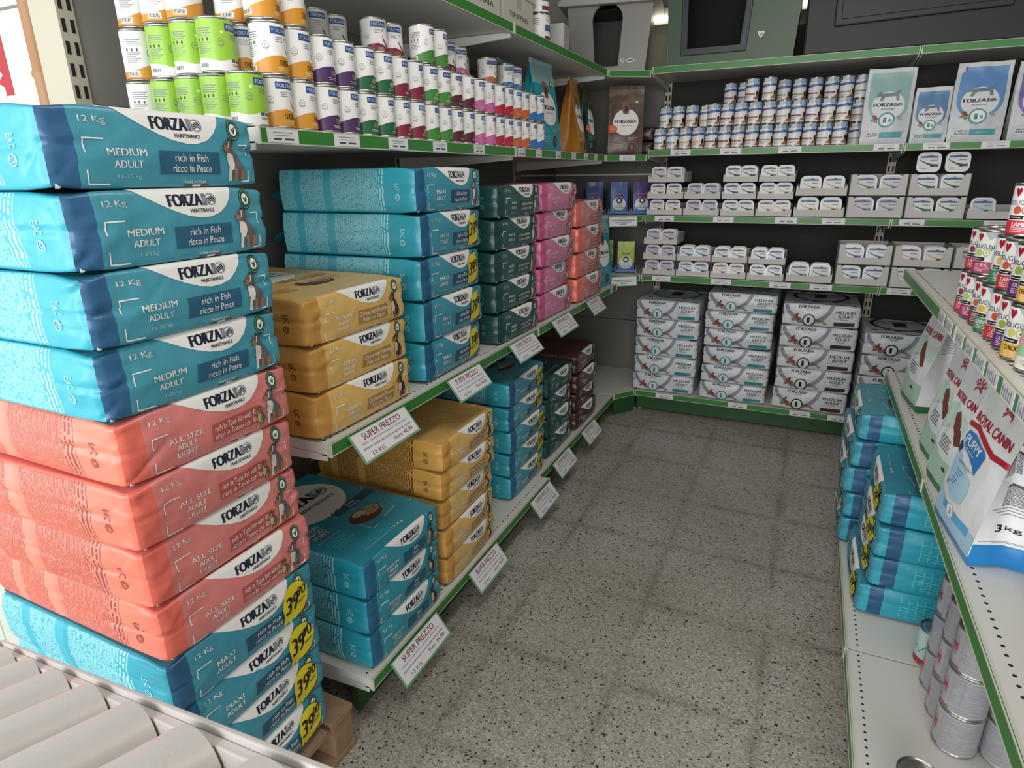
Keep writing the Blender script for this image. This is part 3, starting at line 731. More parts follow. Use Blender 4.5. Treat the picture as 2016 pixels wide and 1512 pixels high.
# ------------------------------------------------------------------ the room
def floor_mat():
    m = bpy.data.materials.new('terrazzo'); m.use_nodes = True; nt = m.node_tree; L = nt.links.new; N = nt.nodes.new
    b = nt.nodes['Principled BSDF']; b.inputs['Roughness'].default_value = 0.42
    tc = N('ShaderNodeTexCoord')
    wn = N('ShaderNodeTexNoise'); wn.inputs['Scale'].default_value = 95; L(tc.outputs['Object'], wn.inputs['Vector'])
    vm = N('ShaderNodeVectorMath'); vm.operation = 'MULTIPLY_ADD'; L(wn.outputs['Color'], vm.inputs[0]); vm.inputs[1].default_value = (.012, .012, .0); L(tc.outputs['Object'], vm.inputs[2]); wob = vm.outputs[0]
    def vor(scale):
        v = N('ShaderNodeTexVoronoi'); v.inputs['Scale'].default_value = scale; L(wob, v.inputs['Vector']); return v
    def ramp(src, stops):
        r = N('ShaderNodeValToRGB'); e = r.color_ramp.elements
        while len(e) < len(stops): e.new(0.5)
        for k, (p, c) in enumerate(stops): e[k].position = p; e[k].color = c
        L(src, r.inputs['Fac']); return r
    def mix(f, a, c, t='MIX'):
        x = N('ShaderNodeMix'); x.data_type = 'RGBA'; x.blend_type = t
        for k, q in (('Factor', f), ('A', a), ('B', c)):
            if isinstance(q, (int, float, tuple)): x.inputs[k].default_value = q
            else: L(q, x.inputs[k])
        return x.outputs['Result']
    def mth(op, *q):
        n = N('ShaderNodeMath'); n.operation = op
        for i, z in enumerate(q):
            if isinstance(z, (int, float)): n.inputs[i].default_value = z
            else: L(z, n.inputs[i])
        return n.outputs[0]
    base = lin('#A19C93')
    v1 = vor(260); s1 = N('ShaderNodeSeparateColor'); L(v1.outputs['Color'], s1.inputs[0])
    c1 = ramp(s1.outputs[0], [(0.0, lin('#79746D')), (0.2, lin('#9A958C')), (0.7, lin('#AAA59C')), (1.0, lin('#C9C4BB'))]).outputs['Color']
    v2 = vor(110); s2 = N('ShaderNodeSeparateColor'); L(v2.outputs['Color'], s2.inputs[0])
    dk = mth('MULTIPLY', mth('GREATER_THAN', s2.outputs[1], 0.84), mth('LESS_THAN', v2.outputs['Distance'], 0.36))
    c2 = mix(dk, c1, lin('#3A3835'))
    v3 = vor(46); s3 = N('ShaderNodeSeparateColor'); L(v3.outputs['Color'], s3.inputs[0])
    dk3 = mth('MULTIPLY', mth('GREATER_THAN', s3.outputs[1], 0.90), mth('LESS_THAN', v3.outputs['Distance'], 0.22))
    c3 = mix(dk3, c2, lin('#2B2927'))
    # worn, dirty joints between the slabs
    sp = N('ShaderNodeSeparateXYZ'); L(tc.outputs['Object'], sp.inputs[0])
    def joint(o, off):
        f = mth('FRACT', mth('ADD', mth('DIVIDE', o, 0.421), off)); return mth('ABSOLUTE', mth('SUBTRACT', f, 0.5))
    jx = joint(sp.outputs[0], 0.5 + 0.595/0.421); jy = joint(sp.outputs[1], 0.5 - 2.2/0.421 + 6)
    jm = mth('MAXIMUM', jx, jy)
    thin = mth('GREATER_THAN', jm, 0.4945)
    nz = N('ShaderNodeTexNoise'); nz.inputs['Scale'].default_value = 2.6; nz.inputs['Detail'].default_value = 5; L(tc.outputs['Object'], nz.inputs['Vector'])
    wide = N('ShaderNodeMapRange'); L(jm, wide.inputs['Value']); wide.inputs['From Min'].default_value = .40; wide.inputs['From Max'].default_value = .5; wide.inputs['To Min'].default_value = 0; wide.inputs['To Max'].default_value = 1
    dm = mth('MULTIPLY', mth('POWER', wide.outputs['Result'], 1.6), mth('MULTIPLY', mth('MAXIMUM', mth('SUBTRACT', nz.outputs['Fac'], 0.36), 0.0), 2.0))
    c4 = mix(dm, c3, mix(1.0, c3, lin('#8C7F70'), 'MULTIPLY'))
    c5 = mix(mth('MULTIPLY', thin, 0.14), c4, lin('#6A645C'))
    n2 = N('ShaderNodeTexNoise'); n2.inputs['Scale'].default_value = 1.1; n2.inputs['Detail'].default_value = 4; L(tc.outputs['Object'], n2.inputs['Vector'])
    st = ramp(n2.outputs['Fac'], [(0.38, (.80, .77, .73, 1)), (0.62, (1, 1, 1, 1))]).outputs['Color']
    c6 = mix(1.0, c5, st, 'MULTIPLY')
    L(c6, b.inputs['Base Color']); return m
def structure(name, x0, y0, z0, x1, y1, z1, m):
    mb = MB(); mb.box(x0, y0, z0, x1, y1, z1, m); o = mb.build(name); return tag(o, kind='structure')
WALL = mat('#8F8C7C', 0.8, 0, 0.08, 30); WALL2 = mat('#DAD8D2', 0.8); CEIL = mat('#8F8C86', 0.9)
structure('floor', -3.2, -3.0, -0.05, 2.4, 4.6, 0.0, floor_mat())
structure('ceiling', -3.2, -3.0, 3.0, 2.4, 4.6, 3.05, CEIL)
structure('wall_back', -3.2, 4.46, 0, 2.4, 4.6, 3.0, WALL)
structure('wall_right', 2.3, -3.0, 0, 2.4, 4.46, 3.0, WALL2)
# left wall with the shop-front opening near the camera
mb = MB(); mb.box(-3.1, .35, 0, -3.0, 4.46, 3.0, WALL2); mb.box(-3.1, -3.0, 2.75, -3.0, .35, 3.0, WALL2); mb.box(-3.1, -3.0, 0, -3.0, -2.3, 2.75, WALL2); mb.box(-3.1, -2.3, 0, -3.0, .35, .25, WALL2)
tag(mb.build('wall_left'), kind='structure')
mb = MB(); mb.box(-3.0, -3.0, 2.85, 2.3, -2.95, 3.0, WALL2); mb.box(-3.0, -3.0, 0, -1.3, -2.95, 2.85, WALL2); mb.box(1.8, -3.0, 0, 2.3, -2.95, 2.85, WALL2)
tag(mb.build('wall_front'), kind='structure')
mb = MB()
for y in (-2.3, -1.0, .29): mb.box(-3.06, y, .25, -3.02, y+.06, 2.75, mat('#C9C9C6', .4))
mb.box(-3.06, -2.3, .25, -3.02, .35, .31, mat('#C9C9C6', .4)); mb.box(-3.06, -2.3, 2.69, -3.02, .35, 2.75, mat('#C9C9C6', .4))
tag(mb.build('window_1'), kind='structure')
mb = MB()
for x in (-1.3, .22, 1.74): mb.box(x, -2.99, 0, x+.06, -2.95, 2.85, mat('#C9C9C6', .4))
mb.box(-1.3, -2.99, 2.79, 1.8, -2.95, 2.85, mat('#C9C9C6', .4))
tag(mb.build('window_2'), kind='structure')
# narrow lit fanlight high on the back wall, seen between the boxes on the top shelf
def emit(hexc, s):
    m = bpy.data.materials.new('lamp_glow'); m.use_nodes = True; nt = m.node_tree; b = nt.nodes['Principled BSDF']
    b.inputs['Emission Color'].default_value = lin(hexc); b.inputs['Emission Strength'].default_value = s; b.inputs['Base Color'].default_value = lin(hexc); return m
lamp = empty('wall_lamp', (0, 4.42, 2.45)); tag(lamp, 'long fluorescent wall lamp glowing behind the pet houses on the top shelf', 'lamp')
mb = MB(); mb.box(-1.6, 0.0, -.03, 1.2, .04, .06, WHITE); mb.build('lamp_housing', lamp)
mb = MB(); mb.tube([(-1.55, -.012, 0), (1.15, -.012, 0)], .013, emit('#FFF3DC', 2.2)); mb.build('lamp_tube', lamp)

# ------------------------------------------------------------------ gondola shelving
CREAM = mat('#BDB6A2', 0.5); SHELFW = mat('#D3D1CA', 0.4); RAILG = mat('#357A31', 0.35); LIP = mat('#C4C6B4', 0.4); PANEL = mat('#6E6C66', 0.6); HOLE = mat('#161514', 0.8); PLINTH = mat('#1F4A22', 0.45)
def rail_part(parent, ln, h=.036, x=0.0, ztop=0.0, gaps=True, col=None):
    mb = MB(); c = col or RAILG
    mb.box(x-.006, .002, ztop-h, x, ln-.002, ztop, LIP)
    mb.box(x, .006, ztop-h+.0025, x+.0022, ln-.006, ztop-.002, c)
    mb.box(x-.001, .002, ztop-.002, x+.0026, ln-.002, ztop, LIP); mb.box(x-.001, .002, ztop-h, x+.0032, ln-.002, ztop-h+.0025, LIP)
    mb.box(x-.004, .001, ztop-h-.001, x+.005, .006, ztop+.001, LIP); mb.box(x-.004, ln-.006, ztop-h-.001, x+.005, ln-.001, ztop+.001, LIP)
    return mb.build('price_rail', parent)
def shelf_unit(label, loc, rz, ln, shelves, depth_back, height, panel=None, plinth=True, holes=(), up=(True, True), endcap=None, panel_z=0.12):
    """shelves: (front offset x, top z). Local +x faces the aisle, y runs along the unit"""
    root = empty('shelving_unit', loc, rz); tag(root, label, 'shelving unit')
    xb = -depth_back
    mb = MB(); zz = panel_z
    while zz < height-.01:
        z1 = min(height, zz+.40); mb.box(xb-.02, .024, zz, xb, ln-.024, z1-.003, panel or PANEL); zz = z1
    mb.build('back_panel', root)
    for i, y in enumerate((0, ln)):
        if not up[i]: continue
        ub = MB(); ub.box(xb-.10, y-.022, 0, xb+.006, y+.022, height+.05, CREAM)
        for k in range(int(height/.05)):
            z = .08 + k*.05
            for yy in (-.011, .011): ub.box(xb+.0055, y+yy-.0045, z, xb+.0072, y+yy+.0045, z+.030, HOLE)
        ub.build('upright', root)
    for k, (xf, zt) in enumerate(shelves):
        sb = MB(); sb.box(xb+.010, .003, zt-.028, xf-.004, ln-.003, zt, SHELFW)
        sb.box(xf-.03, .003, zt-.034, xf-.0065, ln-.003, zt-.028, SHELFW)
        if k in holes or endcap:
            n = int(ln/.025)
            for q in range(n):
                y = .02 + q*.025; m = [(xf-.032+.0038*math.cos(R(a)), y+.0038*math.sin(R(a)), zt+.0004) for a in range(0, 360, 45)]
                sb.add(m, [tuple(range(8))], HOLE)
        s = sb.build('shelf', root)
        rail_part(s, ln, .036, xf, zt+.001)
        for y0 in (.003, ln-.006):
            bb = MB(); bb.prism([(xf-.012, zt-.030), (xf-.014, zt-.048), (xb+.012, zt-.085), (xb+.012, zt-.030)], y0, y0+.003, SHELFW, lambda p, t: (p[0], t, p[1]))
            bb.build('bracket', root)
    if plinth:
        xf, zt = shelves[0]; pb = MB(); pb.box(xf-.075, .004, .012, xf-.060, ln-.004, zt-.034, PLINTH); pb.build('plinth', root)
        for y in (.02, ln-.02):
            fb = MB(); fb.lathe([(.018, 0), (.018, .006), (.006, .012), (.006, zt-.03)], mat('#8E8C86', .4, .6), 12, True, xf-.085, y); fb.build('foot', root)
    return root
U_L1 = shelf_unit('white metal shelving unit on the left nearest the camera', (-1.15, 1.128, 0), 0, 1.392,
    [(.165, .151), (.105, .882), (0, 1.641), (0, 2.097)], .585, 2.35, holes=(0, 1), endcap=True, panel=mat('#8E8B83', .6))
U_L2 = shelf_unit('white metal shelving unit on the left wall, far one next to the corner', (-1.15, 2.522, 0), 0, 1.276,
    [(.115, .151), (.105, .882), (0, 1.641), (0, 2.097)], .585, 2.35, up=(False, True))
U_B1 = shelf_unit('white shelving unit on the back wall, left part with tins and tubs', (-.93, 3.956, 0), R(-90), 1.322,
    [(0, .150), (0, .924), (0, 1.289), (0, 1.665), (0, 2.112)], .48, 2.35, panel=mat('#201E1C', .7))
U_B2 = shelf_unit('white shelving unit on the back wall, right part with upright bags', (.394, 3.956, 0), R(-90), 1.322,
    [(0, .150), (0, .924), (0, 1.289), (0, 1.665), (0, 2.112)], .48, 2.35, up=(False, True), panel=mat('#201E1C', .7))
U_R1 = shelf_unit('white metal shelving unit on the right, far half ending before the back wall', (.365, 2.905, 0), R(180), 1.072,
    [(.104, .150), (0, .742), (0, 1.163)], .50, 1.62, holes=(0, 1), endcap=True)
U_R2 = shelf_unit('white metal shelving unit on the right, near half beside the camera', (.365, 1.832, 0), R(180), 1.322,
    [(.104, .150), (0, .742), (0, 1.163)], .50, 1.62, up=(False, True), holes=(0, 1), endcap=True)
# corner unit
cu = empty('corner_shelving_unit', (0, 0, 0)); tag(cu, 'dark corner shelving unit joining the left and back shelves', 'shelving unit')
P0 = Vector((-1.148, 3.812, 0)); P1 = Vector((-.936, 3.950, 0)); dv = (P1-P0); ln = dv.length; ang = math.atan2(dv.y, dv.x)
for zt in (.151, .924, 1.289, 1.641, 2.097):
    sb = MB(); f0 = 0.0
    a = P0 if zt > .5 else Vector((-1.036, 3.812, 0))
    pts = [(a.x, a.y), (P1.x, P1.y), (P1.x-.02, 4.42), (-1.70, 4.42), (-1.70, a.y)]
    sb.prism(pts, zt-.028, zt-.001, SHELFW, lambda p, t: (p[0], p[1], t))
    s = sb.build('shelf', cu)
    d2 = P1 - a; q = rail_part(s, d2.length, .036, 0, 0); an = math.atan2(d2.y, d2.x)
    q.location = (a.x, a.y, zt); q.rotation_euler = (0, 0, an - math.pi/2)
mb = MB()
for zz in (.12, .52, .92, 1.32, 1.72): mb.box(-1.73, 3.832, zz, -1.71, 4.44, zz+.395, PANEL); mb.box(-1.70, 4.435, zz, -.958, 4.45, zz+.395, PANEL)
mb.build('back_panel', cu)
mb = MB(); mb.box(-1.70, 4.430, 1.525, -1.0, 4.4345, 1.535, WHITE); mb.box(-1.709, 3.84, 1.525, -1.703, 4.42, 1.535, WHITE); mb.build('painted_gap_light', cu)  # thin white strips painted in for the line of daylight through the panel gap
d2 = P1 - Vector((-1.036, 3.812, 0)); an = math.atan2(d2.y, d2.x)
pb = MB(); pb.box(-.010, 0, .012, 0, d2.length, .116, PLINTH); p = pb.build('plinth', cu); p.location = (-1.036, 3.812, 0); p.rotation_euler = (0, 0, an-math.pi/2)
fb = MB(); fb.lathe([(.020, 0), (.020, .006), (.006, .014), (.006, .12)], mat('#8E8C86', .4, .6), 12, True); f = fb.build('foot', cu); f.location = (-.955, 4.02, 0)
# ------------------------------------------------------------------ sacks: the printed designs
SACK = {}
def design(key, front, side, stripe, ink, light, names, box, box_m, **kw):
    SACK[key] = dict(front=film(front), side=side, stripe=film(stripe), ink=ink, light=light, names=names, box=box, box_m=mat(box_m, .45), kw=kw, frontc=front)
design('teal_medium', '#4592A4', '#35A2B4', '#2F5E86', '#A9E0E4', '#58C4CF', ('MEDIUM', 'ADULT'), ('rich in Fish', 'ricco in Pesce'), '#2A5C78')
design('teal_maxi', '#3C8A9E', '#2E9AAE', '#235578', '#A9DCE2', '#52BFCC', ('MAXI', 'ADULT'), ('rich in Fish', 'ricco in Pesce'), '#1E4C68')
design('coral_light', '#D47C77', '#F07C66', '#DE6A5A', '#7E3A32', '#F2968A', ('ALL SIZE', 'ADULT', 'LIGHT'), ('rich in Tuna fish with Rice', 'ricco in Tonno con Riso'), '#B4514E', kg='1-35 kg', dogs=('aus', 'york'))
design('yellow_puppy', '#D6AE66', '#CB9A50', '#BE8C44', '#4A3718', '#C9A05A', ('MEDIUM/', 'MAXI', 'PUPPY'), ('Chicken with Potatoes', 'Pollo con Patate'), '#A87C3A', kg=None, dogs=('shep',))
design('teal_puppy', '#2E8CA0', '#2690A4', '#1F5C80', '#A4D8DE', '#4CB8C4', ('MEDIUM/', 'MAXI', 'PUPPY'), ('Fish', 'Pesce'), '#1E5470', kg=None, dogs=('shep',))
design('green_maxi', '#24504F', '#1E4846', '#1A3F40', '#6F9490', '#2F5C58', ('MAXI', 'ADULT'), ('with Venison and Potatoes', 'con Cervo e Patate'), '#1F4645')
design('pink_light', '#CF7AA0', '#DB6A98', '#BC5480', '#6F3050', '#D88AAA', ('ALL SIZE', 'ADULT'), None, '#A64E78', kg=None, dogs=('aus', 'york'))
design('brown_adult', '#4E3029', '#46281F', '#3B221B', '#8F7060', '#54352B', ('MEDIUM', 'ADULT'), None, '#3B221B', kg=None)
_arts = {}
def sack_art(key, W, H):
    k = (key, round(W, 3), round(H, 3))
    if k not in _arts:
        d = SACK[key]; base = ('fa', key)
        if base not in _arts: _arts[base] = front_art(d['names'], d['box'], d['box_m'], **d['kw'])
        a = _arts[base].scaled(W/BW, H/BH)
        ea = eac(Art(), mat(d['ink'], .5)).scaled(1, H/BH)
        # a second copy on the far side, mirrored in u
        tb = Art()
        for q in range(6):
            tb.rect(W+.11, (.22+.09*q)*H, W+.20, (.240+.09*q)*H, mat(d['light'], .4), 2)
        for q in range(5): tb.rect(W+.11+.022*q, .18*H, W+.1125+.022*q, .80*H, mat(d['light'], .4), 2)
        tb.rect(W+.215, .12*H, W+.25, .88*H, mat('#7F9AB0', .45), 2)
        tb.poly([(W+.220, .58*H), (W+.245, .58*H), (W+.243, .70*H), (W+.233, .68*H), (W+.224, .76*H)], BLACK, 3); tb.ell(W+.233, .30*H, .008, .07*H, BLACK, 3, 12)
        a = a.scaled((W-.022)/W, 1, .003); a.items += tb.items
        a.poly([(.004, .0), (.014, .0), (.012, .007), (.006, .009)], WHITE, 3)
        _arts[k] = (a, ea)
    return _arts[k]
def make_sack(key, W, H, L=.55, seed=1, dense=1.0, sticker=False, seam=True, top_art=None, amp=1.0):
    d = SACK[key]; a, ea = sack_art(key, W, H)
    sb = side_blocks(d['side'], d['ink'], d['light'])
    fpr = fineprint(d['side'], d['ink'], .0042, 'v', .42)
    WP = W-.010
    def sf(u, v):
        if u < 0: return sb(u, v*BH/H)
        if WP+.035 < u < WP+.075: return d['stripe']
        if WP+.27 < u < WP+.48 and .1*H < v < .9*H: return fpr
        return film(d['side'])
    st = None
    if sticker:
        k = ('stk', round(W, 3), round(H, 3))
        if k not in _arts: _arts[k] = sticker_art().scaled((W-.022)/BW, H/BH, .003)
        st = (_arts[k], 'yellow round price sticker reading 39 90')
    return lying_sack('pet_food_sack', W, H, L, seed, d['front'], film(d['side']), d['stripe'], a, film(d['frontc']), top_art, ea, dense, amp, st, film(d['side']) if seam else None, side_fn=sf)

def top_panel_art(key, names, fish):
    """big front panel of a puppy sack, seen from above; v runs away from the aisle"""
    a = Art(); d = SACK[key]
    pts = [(.195+.150*math.cos(R(t)), .405+.135*math.sin(R(t))) for t in range(0, 360, 12)]
    a.poly(pts, WHITE, 1); logo(a, .20, .42, .24, .05); a.text('MAINTENANCE', .225, .365, .15, .016, NAVY, 2, .02)
    for i, t in enumerate(names): a.text(t, .075, .262-.024*i, .075 if len(t) > 5 else .058, .018, WHITE, 2, .015)
    a.line([(.03, .187), (.12, .187)], .0012, WHITE, 2)
    a.rect(.185, .245, .37, .285, d['box_m'], 1); a.text(fish[0], .275, .272, .035, .012, WHITE, 2); a.text(fish[1], .275, .256, .045, .012, WHITE, 2)
    a.ell(.235, .175, .068, .040, mat('#5A3023', .6), 1); a.ell(.262, .185, .038, .027, mat('#8E8A66', .6), 2); a.ell(.225, .195, .028, .016, mat('#B9A88C', .6), 3)
    for k in range(16): a.ell(.19+.010*k % .085 + .005*k, .160+.0065*((k*5) % 7), .0045, .0035, mat(('#6B3B2A', '#7C8A4C', '#8E2E34', '#B8AC8A')[k % 4], .6), 4, 8)
    a.text('NUTRITION', .285, .121, .07, .009, WHITE, 2, .01, 12)
    for k in range(5): a.rect(.04, .165-.011*k, .04+.085-.012*(k % 3), .1685-.011*k, mat(d['light'], .4), 2)
    for k in range(4): a.rect(.31, .225-.010*k, .365-.008*(k % 2), .2275-.010*k, mat(d['light'], .4), 2)
    brackets(a, .175, .38, .10, .30, .03, .0016, WHITE, 2)
    a.text('12 Kg', .225, .048, .05, .013, WHITE, 2); a.line([(.07, .048), (.19, .048)], .001, WHITE, 2)
    return a

rnd = random.Random(7)
def stack(key, x, y, z, n, W, H, rz, group, label, seeds=(1, 2), L=.55, dense=1.0, stickers=(), top_art=None, amp=1.4, jx=.008, jy=.006, unique=False, maker=None, drift=None, seam=True):
    protos = {}; out = []
    for i in range(n):
        s = seeds[i % len(seeds)] + (i*11 if unique else 0); stk = i in stickers; tp = (i == n-1 and top_art is not None)
        k = (s, stk, tp)
        dx = rnd.uniform(-jx, jx); dy = rnd.uniform(-jy, jy); da = rnd.uniform(-1, 1)*R(1.5)
        if drift: dx += drift[i][0]; dy += drift[i][1]
        c, sn = math.cos(rz), math.sin(rz)
        loc = (x + dx*c - dy*sn, y + dx*sn + dy*c, z + H*i)
        lb = label(i, n)
        if k in protos: o = dup(protos[k], loc, rz+da, lb, group)
        else:
            o = maker(W, H-.0032, s, stk, tp) if maker else make_sack(key, W, H-.0012, L, s, dense, stk, seam, top_art if tp else None, amp)
            o.location = loc; o.rotation_euler = (0, 0, rz+da); tag(o, lb, 'sack', group); protos[k] = o
        out.append(o)
    return out
LAB = lambda txt, where: (lambda i, n: f'{level(i, n)} {txt} {where}')

# --- the tall stack in the foreground: twelve sacks on a wooden pallet
NX = -1.0
def near(key, lo, n, txt, stick, tot):
    base = {'teal_maxi': 0, 'coral_light': 4, 'teal_medium': 8}[key]
    for i in range(n):
        gi = base+i
        o = make_sack(key, .392, .1222, .56, 31+gi*3, 2.0, stick, True, None, 1.3)
        o.location = (NX + rnd.uniform(-.006, .006), .582 + rnd.uniform(-.004, .008), lo + .1232*i)
        o.rotation_euler = (0, 0, R(rnd.uniform(-1.2, 1.2)))
        tag(o, f'{level(i, n)} of the four {txt} of the near stack', 'sack', 'sacks in the tall near stack')
near('teal_maxi', .162, 4, 'teal stickered sacks at the foot', True, 12)
near('coral_light', .162+.4928, 4, 'coral pink sacks in the middle', False, 12)
near('teal_medium', .162+.9856, 4, 'teal sacks at the head', False, 12)
# pallet
pal = empty('wooden_pallet', (-1.33, .81, 0)); tag(pal, 'worn wooden pallet carrying the tall near stack of sacks', 'pallet')
wood = mat('#8A6E55', .8, 0, .3, 40)
for k in range(5):
    mb = MB(); y = -.26+.103*k; mb.box(-.33, y, .125, .34, y+.085, .146, wood); mb.build('deck_board', pal, .002)
for x in (-.30, 0.0, .27):
    for y in (-.25, -.02, .19):
        mb = MB(); mb.box(x-.03, y-.03, .02, x+.065, y+.045, .125, wood); mb.build('block', pal, .002)
for x in (-.33, -.03, .245):
    mb = MB(); mb.box(x, -.26, 0, x+.095, .237, .02, wood); mb.build('base_board', pal, .002)

# --- left base shelf
tT = top_panel_art('teal_maxi', ('MAXI', 'ADULT'), ('rich in Fish', 'Pesce')).scaled(1, .72)
tG = top_panel_art('green_maxi', ('MAXI', 'ADULT'), ('Venison', 'Cervo'))
tB = top_panel_art('brown_adult', ('MEDIUM', 'ADULT'), ('', '')) if False else None
tA = top_panel_art('teal_puppy', ('MEDIUM/', 'MAXI', 'PUPPY'), ('Fish', 'Pesce'))
stack('teal_puppy', -1.002, 1.158, .1565, 3, .385, .1195, 0, 'teal puppy sacks on the base shelf', LAB('teal puppy food sack', 'in the nearest base shelf stack'), (3, 5, 8), dense=1.3, top_art=tA, drift=[(0, 0), (0, .0), (-.002, -.002)])
stack('yellow_puppy', -1.0, 1.592, .1565, 5, .385, .1095, 0, 'yellow sacks on the base shelf', LAB('yellow puppy food sack', 'on the base shelf behind the teal puppy sacks'), (11, 12, 14))
stack('teal_medium', -1.058, 2.235, .1565, 5, .40, .109, 0, 'teal sacks on the base shelf', LAB('teal stickered sack', 'on the base shelf between yellow and dark green'), (21, 22), stickers=(0, 1, 2, 3, 4), top_art=tT)
stack('green_maxi', -1.062, 2.70, .1565, 4, .37, .1075, 0, 'dark green sacks on the base shelf', LAB('dark green sack', 'on the base shelf beside the brown ones'), (25, 26), top_art=tG)
stack('brown_adult', -1.062, 3.112, .1565, 4, .37, .109, 0, 'brown sacks on the base shelf', LAB('dark brown sack', 'in the last base shelf stack on the left'), (27, 28))
# --- left middle shelf
tF = top_panel_art('yellow_puppy', ('MEDIUM/', 'MAXI', 'PUPPY'), ('Chicken', 'Pollo'))
stack('yellow_puppy', -1.066, 1.132, .887, 3, .415, .1235, 0, 'yellow sacks on the middle shelf', LAB('yellow puppy food sack', 'at the near end of the middle shelf'), (41, 42, 44), dense=1.3, top_art=tF)
stack('teal_maxi', -1.07, 1.64, .887, 5, .405, .1345, 0, 'teal sacks on the middle shelf', LAB('teal maxi sack', 'on the middle shelf behind the yellow sacks'), (51, 53), stickers=(0, 1, 2, 3))
stack('green_maxi', -1.07, 2.172, .887, 5, .40, .1222, 0, 'dark green sacks on the middle shelf', LAB('dark green sack', 'on the middle shelf between teal and pink'), (55, 56))
stack('pink_light', -1.07, 2.622, .887, 5, .42, .1225, 0, 'pink sacks on the middle shelf', LAB('pink sack', 'on the middle shelf'), (57, 58))
stack('coral_light', -1.07, 3.10, .887, 4, .42, .129, 0, 'coral sacks on the middle shelf', LAB('coral sack', 'at the far end of the left middle shelf'), (59, 60))
# --- right base shelf
stack('teal_maxi', .288, 2.432, .1565, 4, .405, .111, R(180), 'teal sacks on the right base shelf', LAB('teal stickered sack', 'in the nearer stack on the right base shelf'), (71, 72, 74), stickers=(0, 1, 2, 3), dense=1.3, top_art=tT, L=.50, seam=False, drift=[(0, 0), (-.012, .01), (-.022, .012), (-.03, 0)])
stack('teal_medium', .262, 2.872, .1565, 5, .405, .1075, R(180), 'teal sacks on the right base shelf far stack', LAB('teal sack', 'in the farther stack on the right base shelf'), (75, 77), top_art=tT, L=.50, seam=False, drift=[(.0, 0), (.012, 0), (.02, 0), (.016, 0), (.0, 0)])

# --- white sacks on the back base shelf
WF = mat('#CDD0D2', .34, 0, .35, 22); WSIDE = mat('#B4B8BC', .34, 0, .35, 22)
def white_art(accent, bar, W=.41, H=.12):
    a = Art(); ac = mat(accent, .45)
    a.ring(.33*W, 1.22*H, .34*W, 1.12*H, .022, mat('#7E8590', .45), 1, 40, 180, 360)
    logo(a, .335*W, .86*H, .27*W, .13*H); a.text('MONODIET', .345*W, .735*H, .12*W, .04*H, NAVY, 2, .02)
    a.ring(.345*W, .29*H, .085*W, .27*H, .007, ac, 3, 30); a.ell(.345*W, .29*H, .068*W, .22*H, mat('#D6D8D9', .4), 2); a.text('1', .338*W, .29*H, .030*W, .24*H, ac if accent != '#1C1C20' else BLACK, 4, .012)
    for x, y, rx, ry, c in ((.17, .42, .030, .09, '#7C2A2A'), (.205, .33, .034, .08, '#8A3028'), (.14, .27, .030, .06, '#6C7050'), (.215, .20, .026, .06, '#7A7A58'), (.19, .52, .016, .05, '#6A3A34'), (.47, .30, .030, .07, '#6E6258'), (.52, .24, .034, .05, '#8A7E70'), (.56, .16, .026, .04, '#7E7468')):
        a.ell(x*W, y*H, rx*W, ry*H, mat(c, .55), 3, 12)
    brackets(a, .66*W, .955*W, .40*H, .88*H, .03, .0012, GREY, 2)
    a.text('MEDIUM', .805*W, .70*H, .245*W, .13*H, NAVY, 2, .02); a.text('ADULT', .81*W, .525*H, .19*W, .13*H, NAVY, 2, .02)
    a.rect(.73*W, .385*H, .85*W, .41*H, GREY, 2)
    a.rect(.67*W, .10*H, .935*W, .27*H, mat(bar, .45), 2)
    e = .010
    a.rect(0.0, .0, W, .05*H, mat('#DCDEDF', .35), 5); a.rect(0, .955*H, W, H, mat('#DCDEDF', .35), 5)
    a.rect(-.004, 0, e*.7, H, mat('#DCDEDF', .35), 5); a.rect(W-e*.7, 0, W+.004, H, mat('#DCDEDF', .35), 5)
    return a
def white_top(bar, W=.41):
    a = Art(); b = mat(bar, .45)
    a.poly([(.20, .012), (.38, .03), (.38, .055), (.20, .035)], b, 1); a.ring(.20, .30, .16, .17, .022, b, 1, 30)
    a.text('1', .20, .30, .05, .12, mat('#3A3E46', .5), 2, .04); a.text('MEDIUM', .10, .045, .10, .018, NAVY, 2); a.text('ADULT', .10, .022, .08, .018, NAVY, 2)
    for k in range(6): a.ell(.06+.055*k, .12+.02*(k % 2), .018, .012, mat(('#5E6A70', '#7A8288')[k % 2], .5), 2, 10)
    return a
WARTS = {k: white_art(*v) for k, v in dict(t=('#3E8E96', '#2F7F86'), b=('#1C1C20', '#3B2A24'), k=('#1C1C20', '#22252B')).items()}
WTOPS = {k: white_top(v) for k, v in dict(t='#2F7F86', b='#3B2A24', k='#22252B').items()}
def white_maker(kind):
    def f(W, H, s, stk, tp):
        k = ('w', kind, round(W, 3), round(H, 3))
        if k not in _arts: _arts[k] = WARTS[kind].scaled(W/.41, H/.12)
        return lying_sack('pet_food_sack', W, H, .435, s, WF, WSIDE, None, _arts[k], WF, WTOPS[kind], None, 1.0, 1.25, None, None, crease=.012)
    return f
for (xx, n, W, H, kind, nm, sd) in ((-.952, 5, .395, .1225, 't', 'first white stack from the left under the tubs', 81), (-.513, 6, .395, .1148, 't', 'second white stack from the left under the tubs', 84), (-.075, 5, .405, .1300, 'b', 'third white stack, the one with brown bars', 87), (.362, 4, .40, .128, 'k', 'rightmost white stack, half hidden by the right shelves', 90)):
    stack(None, xx, 3.972, .1565, n, W, H, R(-90), 'white sacks on the back base shelf', LAB('white sack', 'in the ' + nm), (sd, sd+1), top_art=True, maker=white_maker(kind), jx=.010, jy=.006)
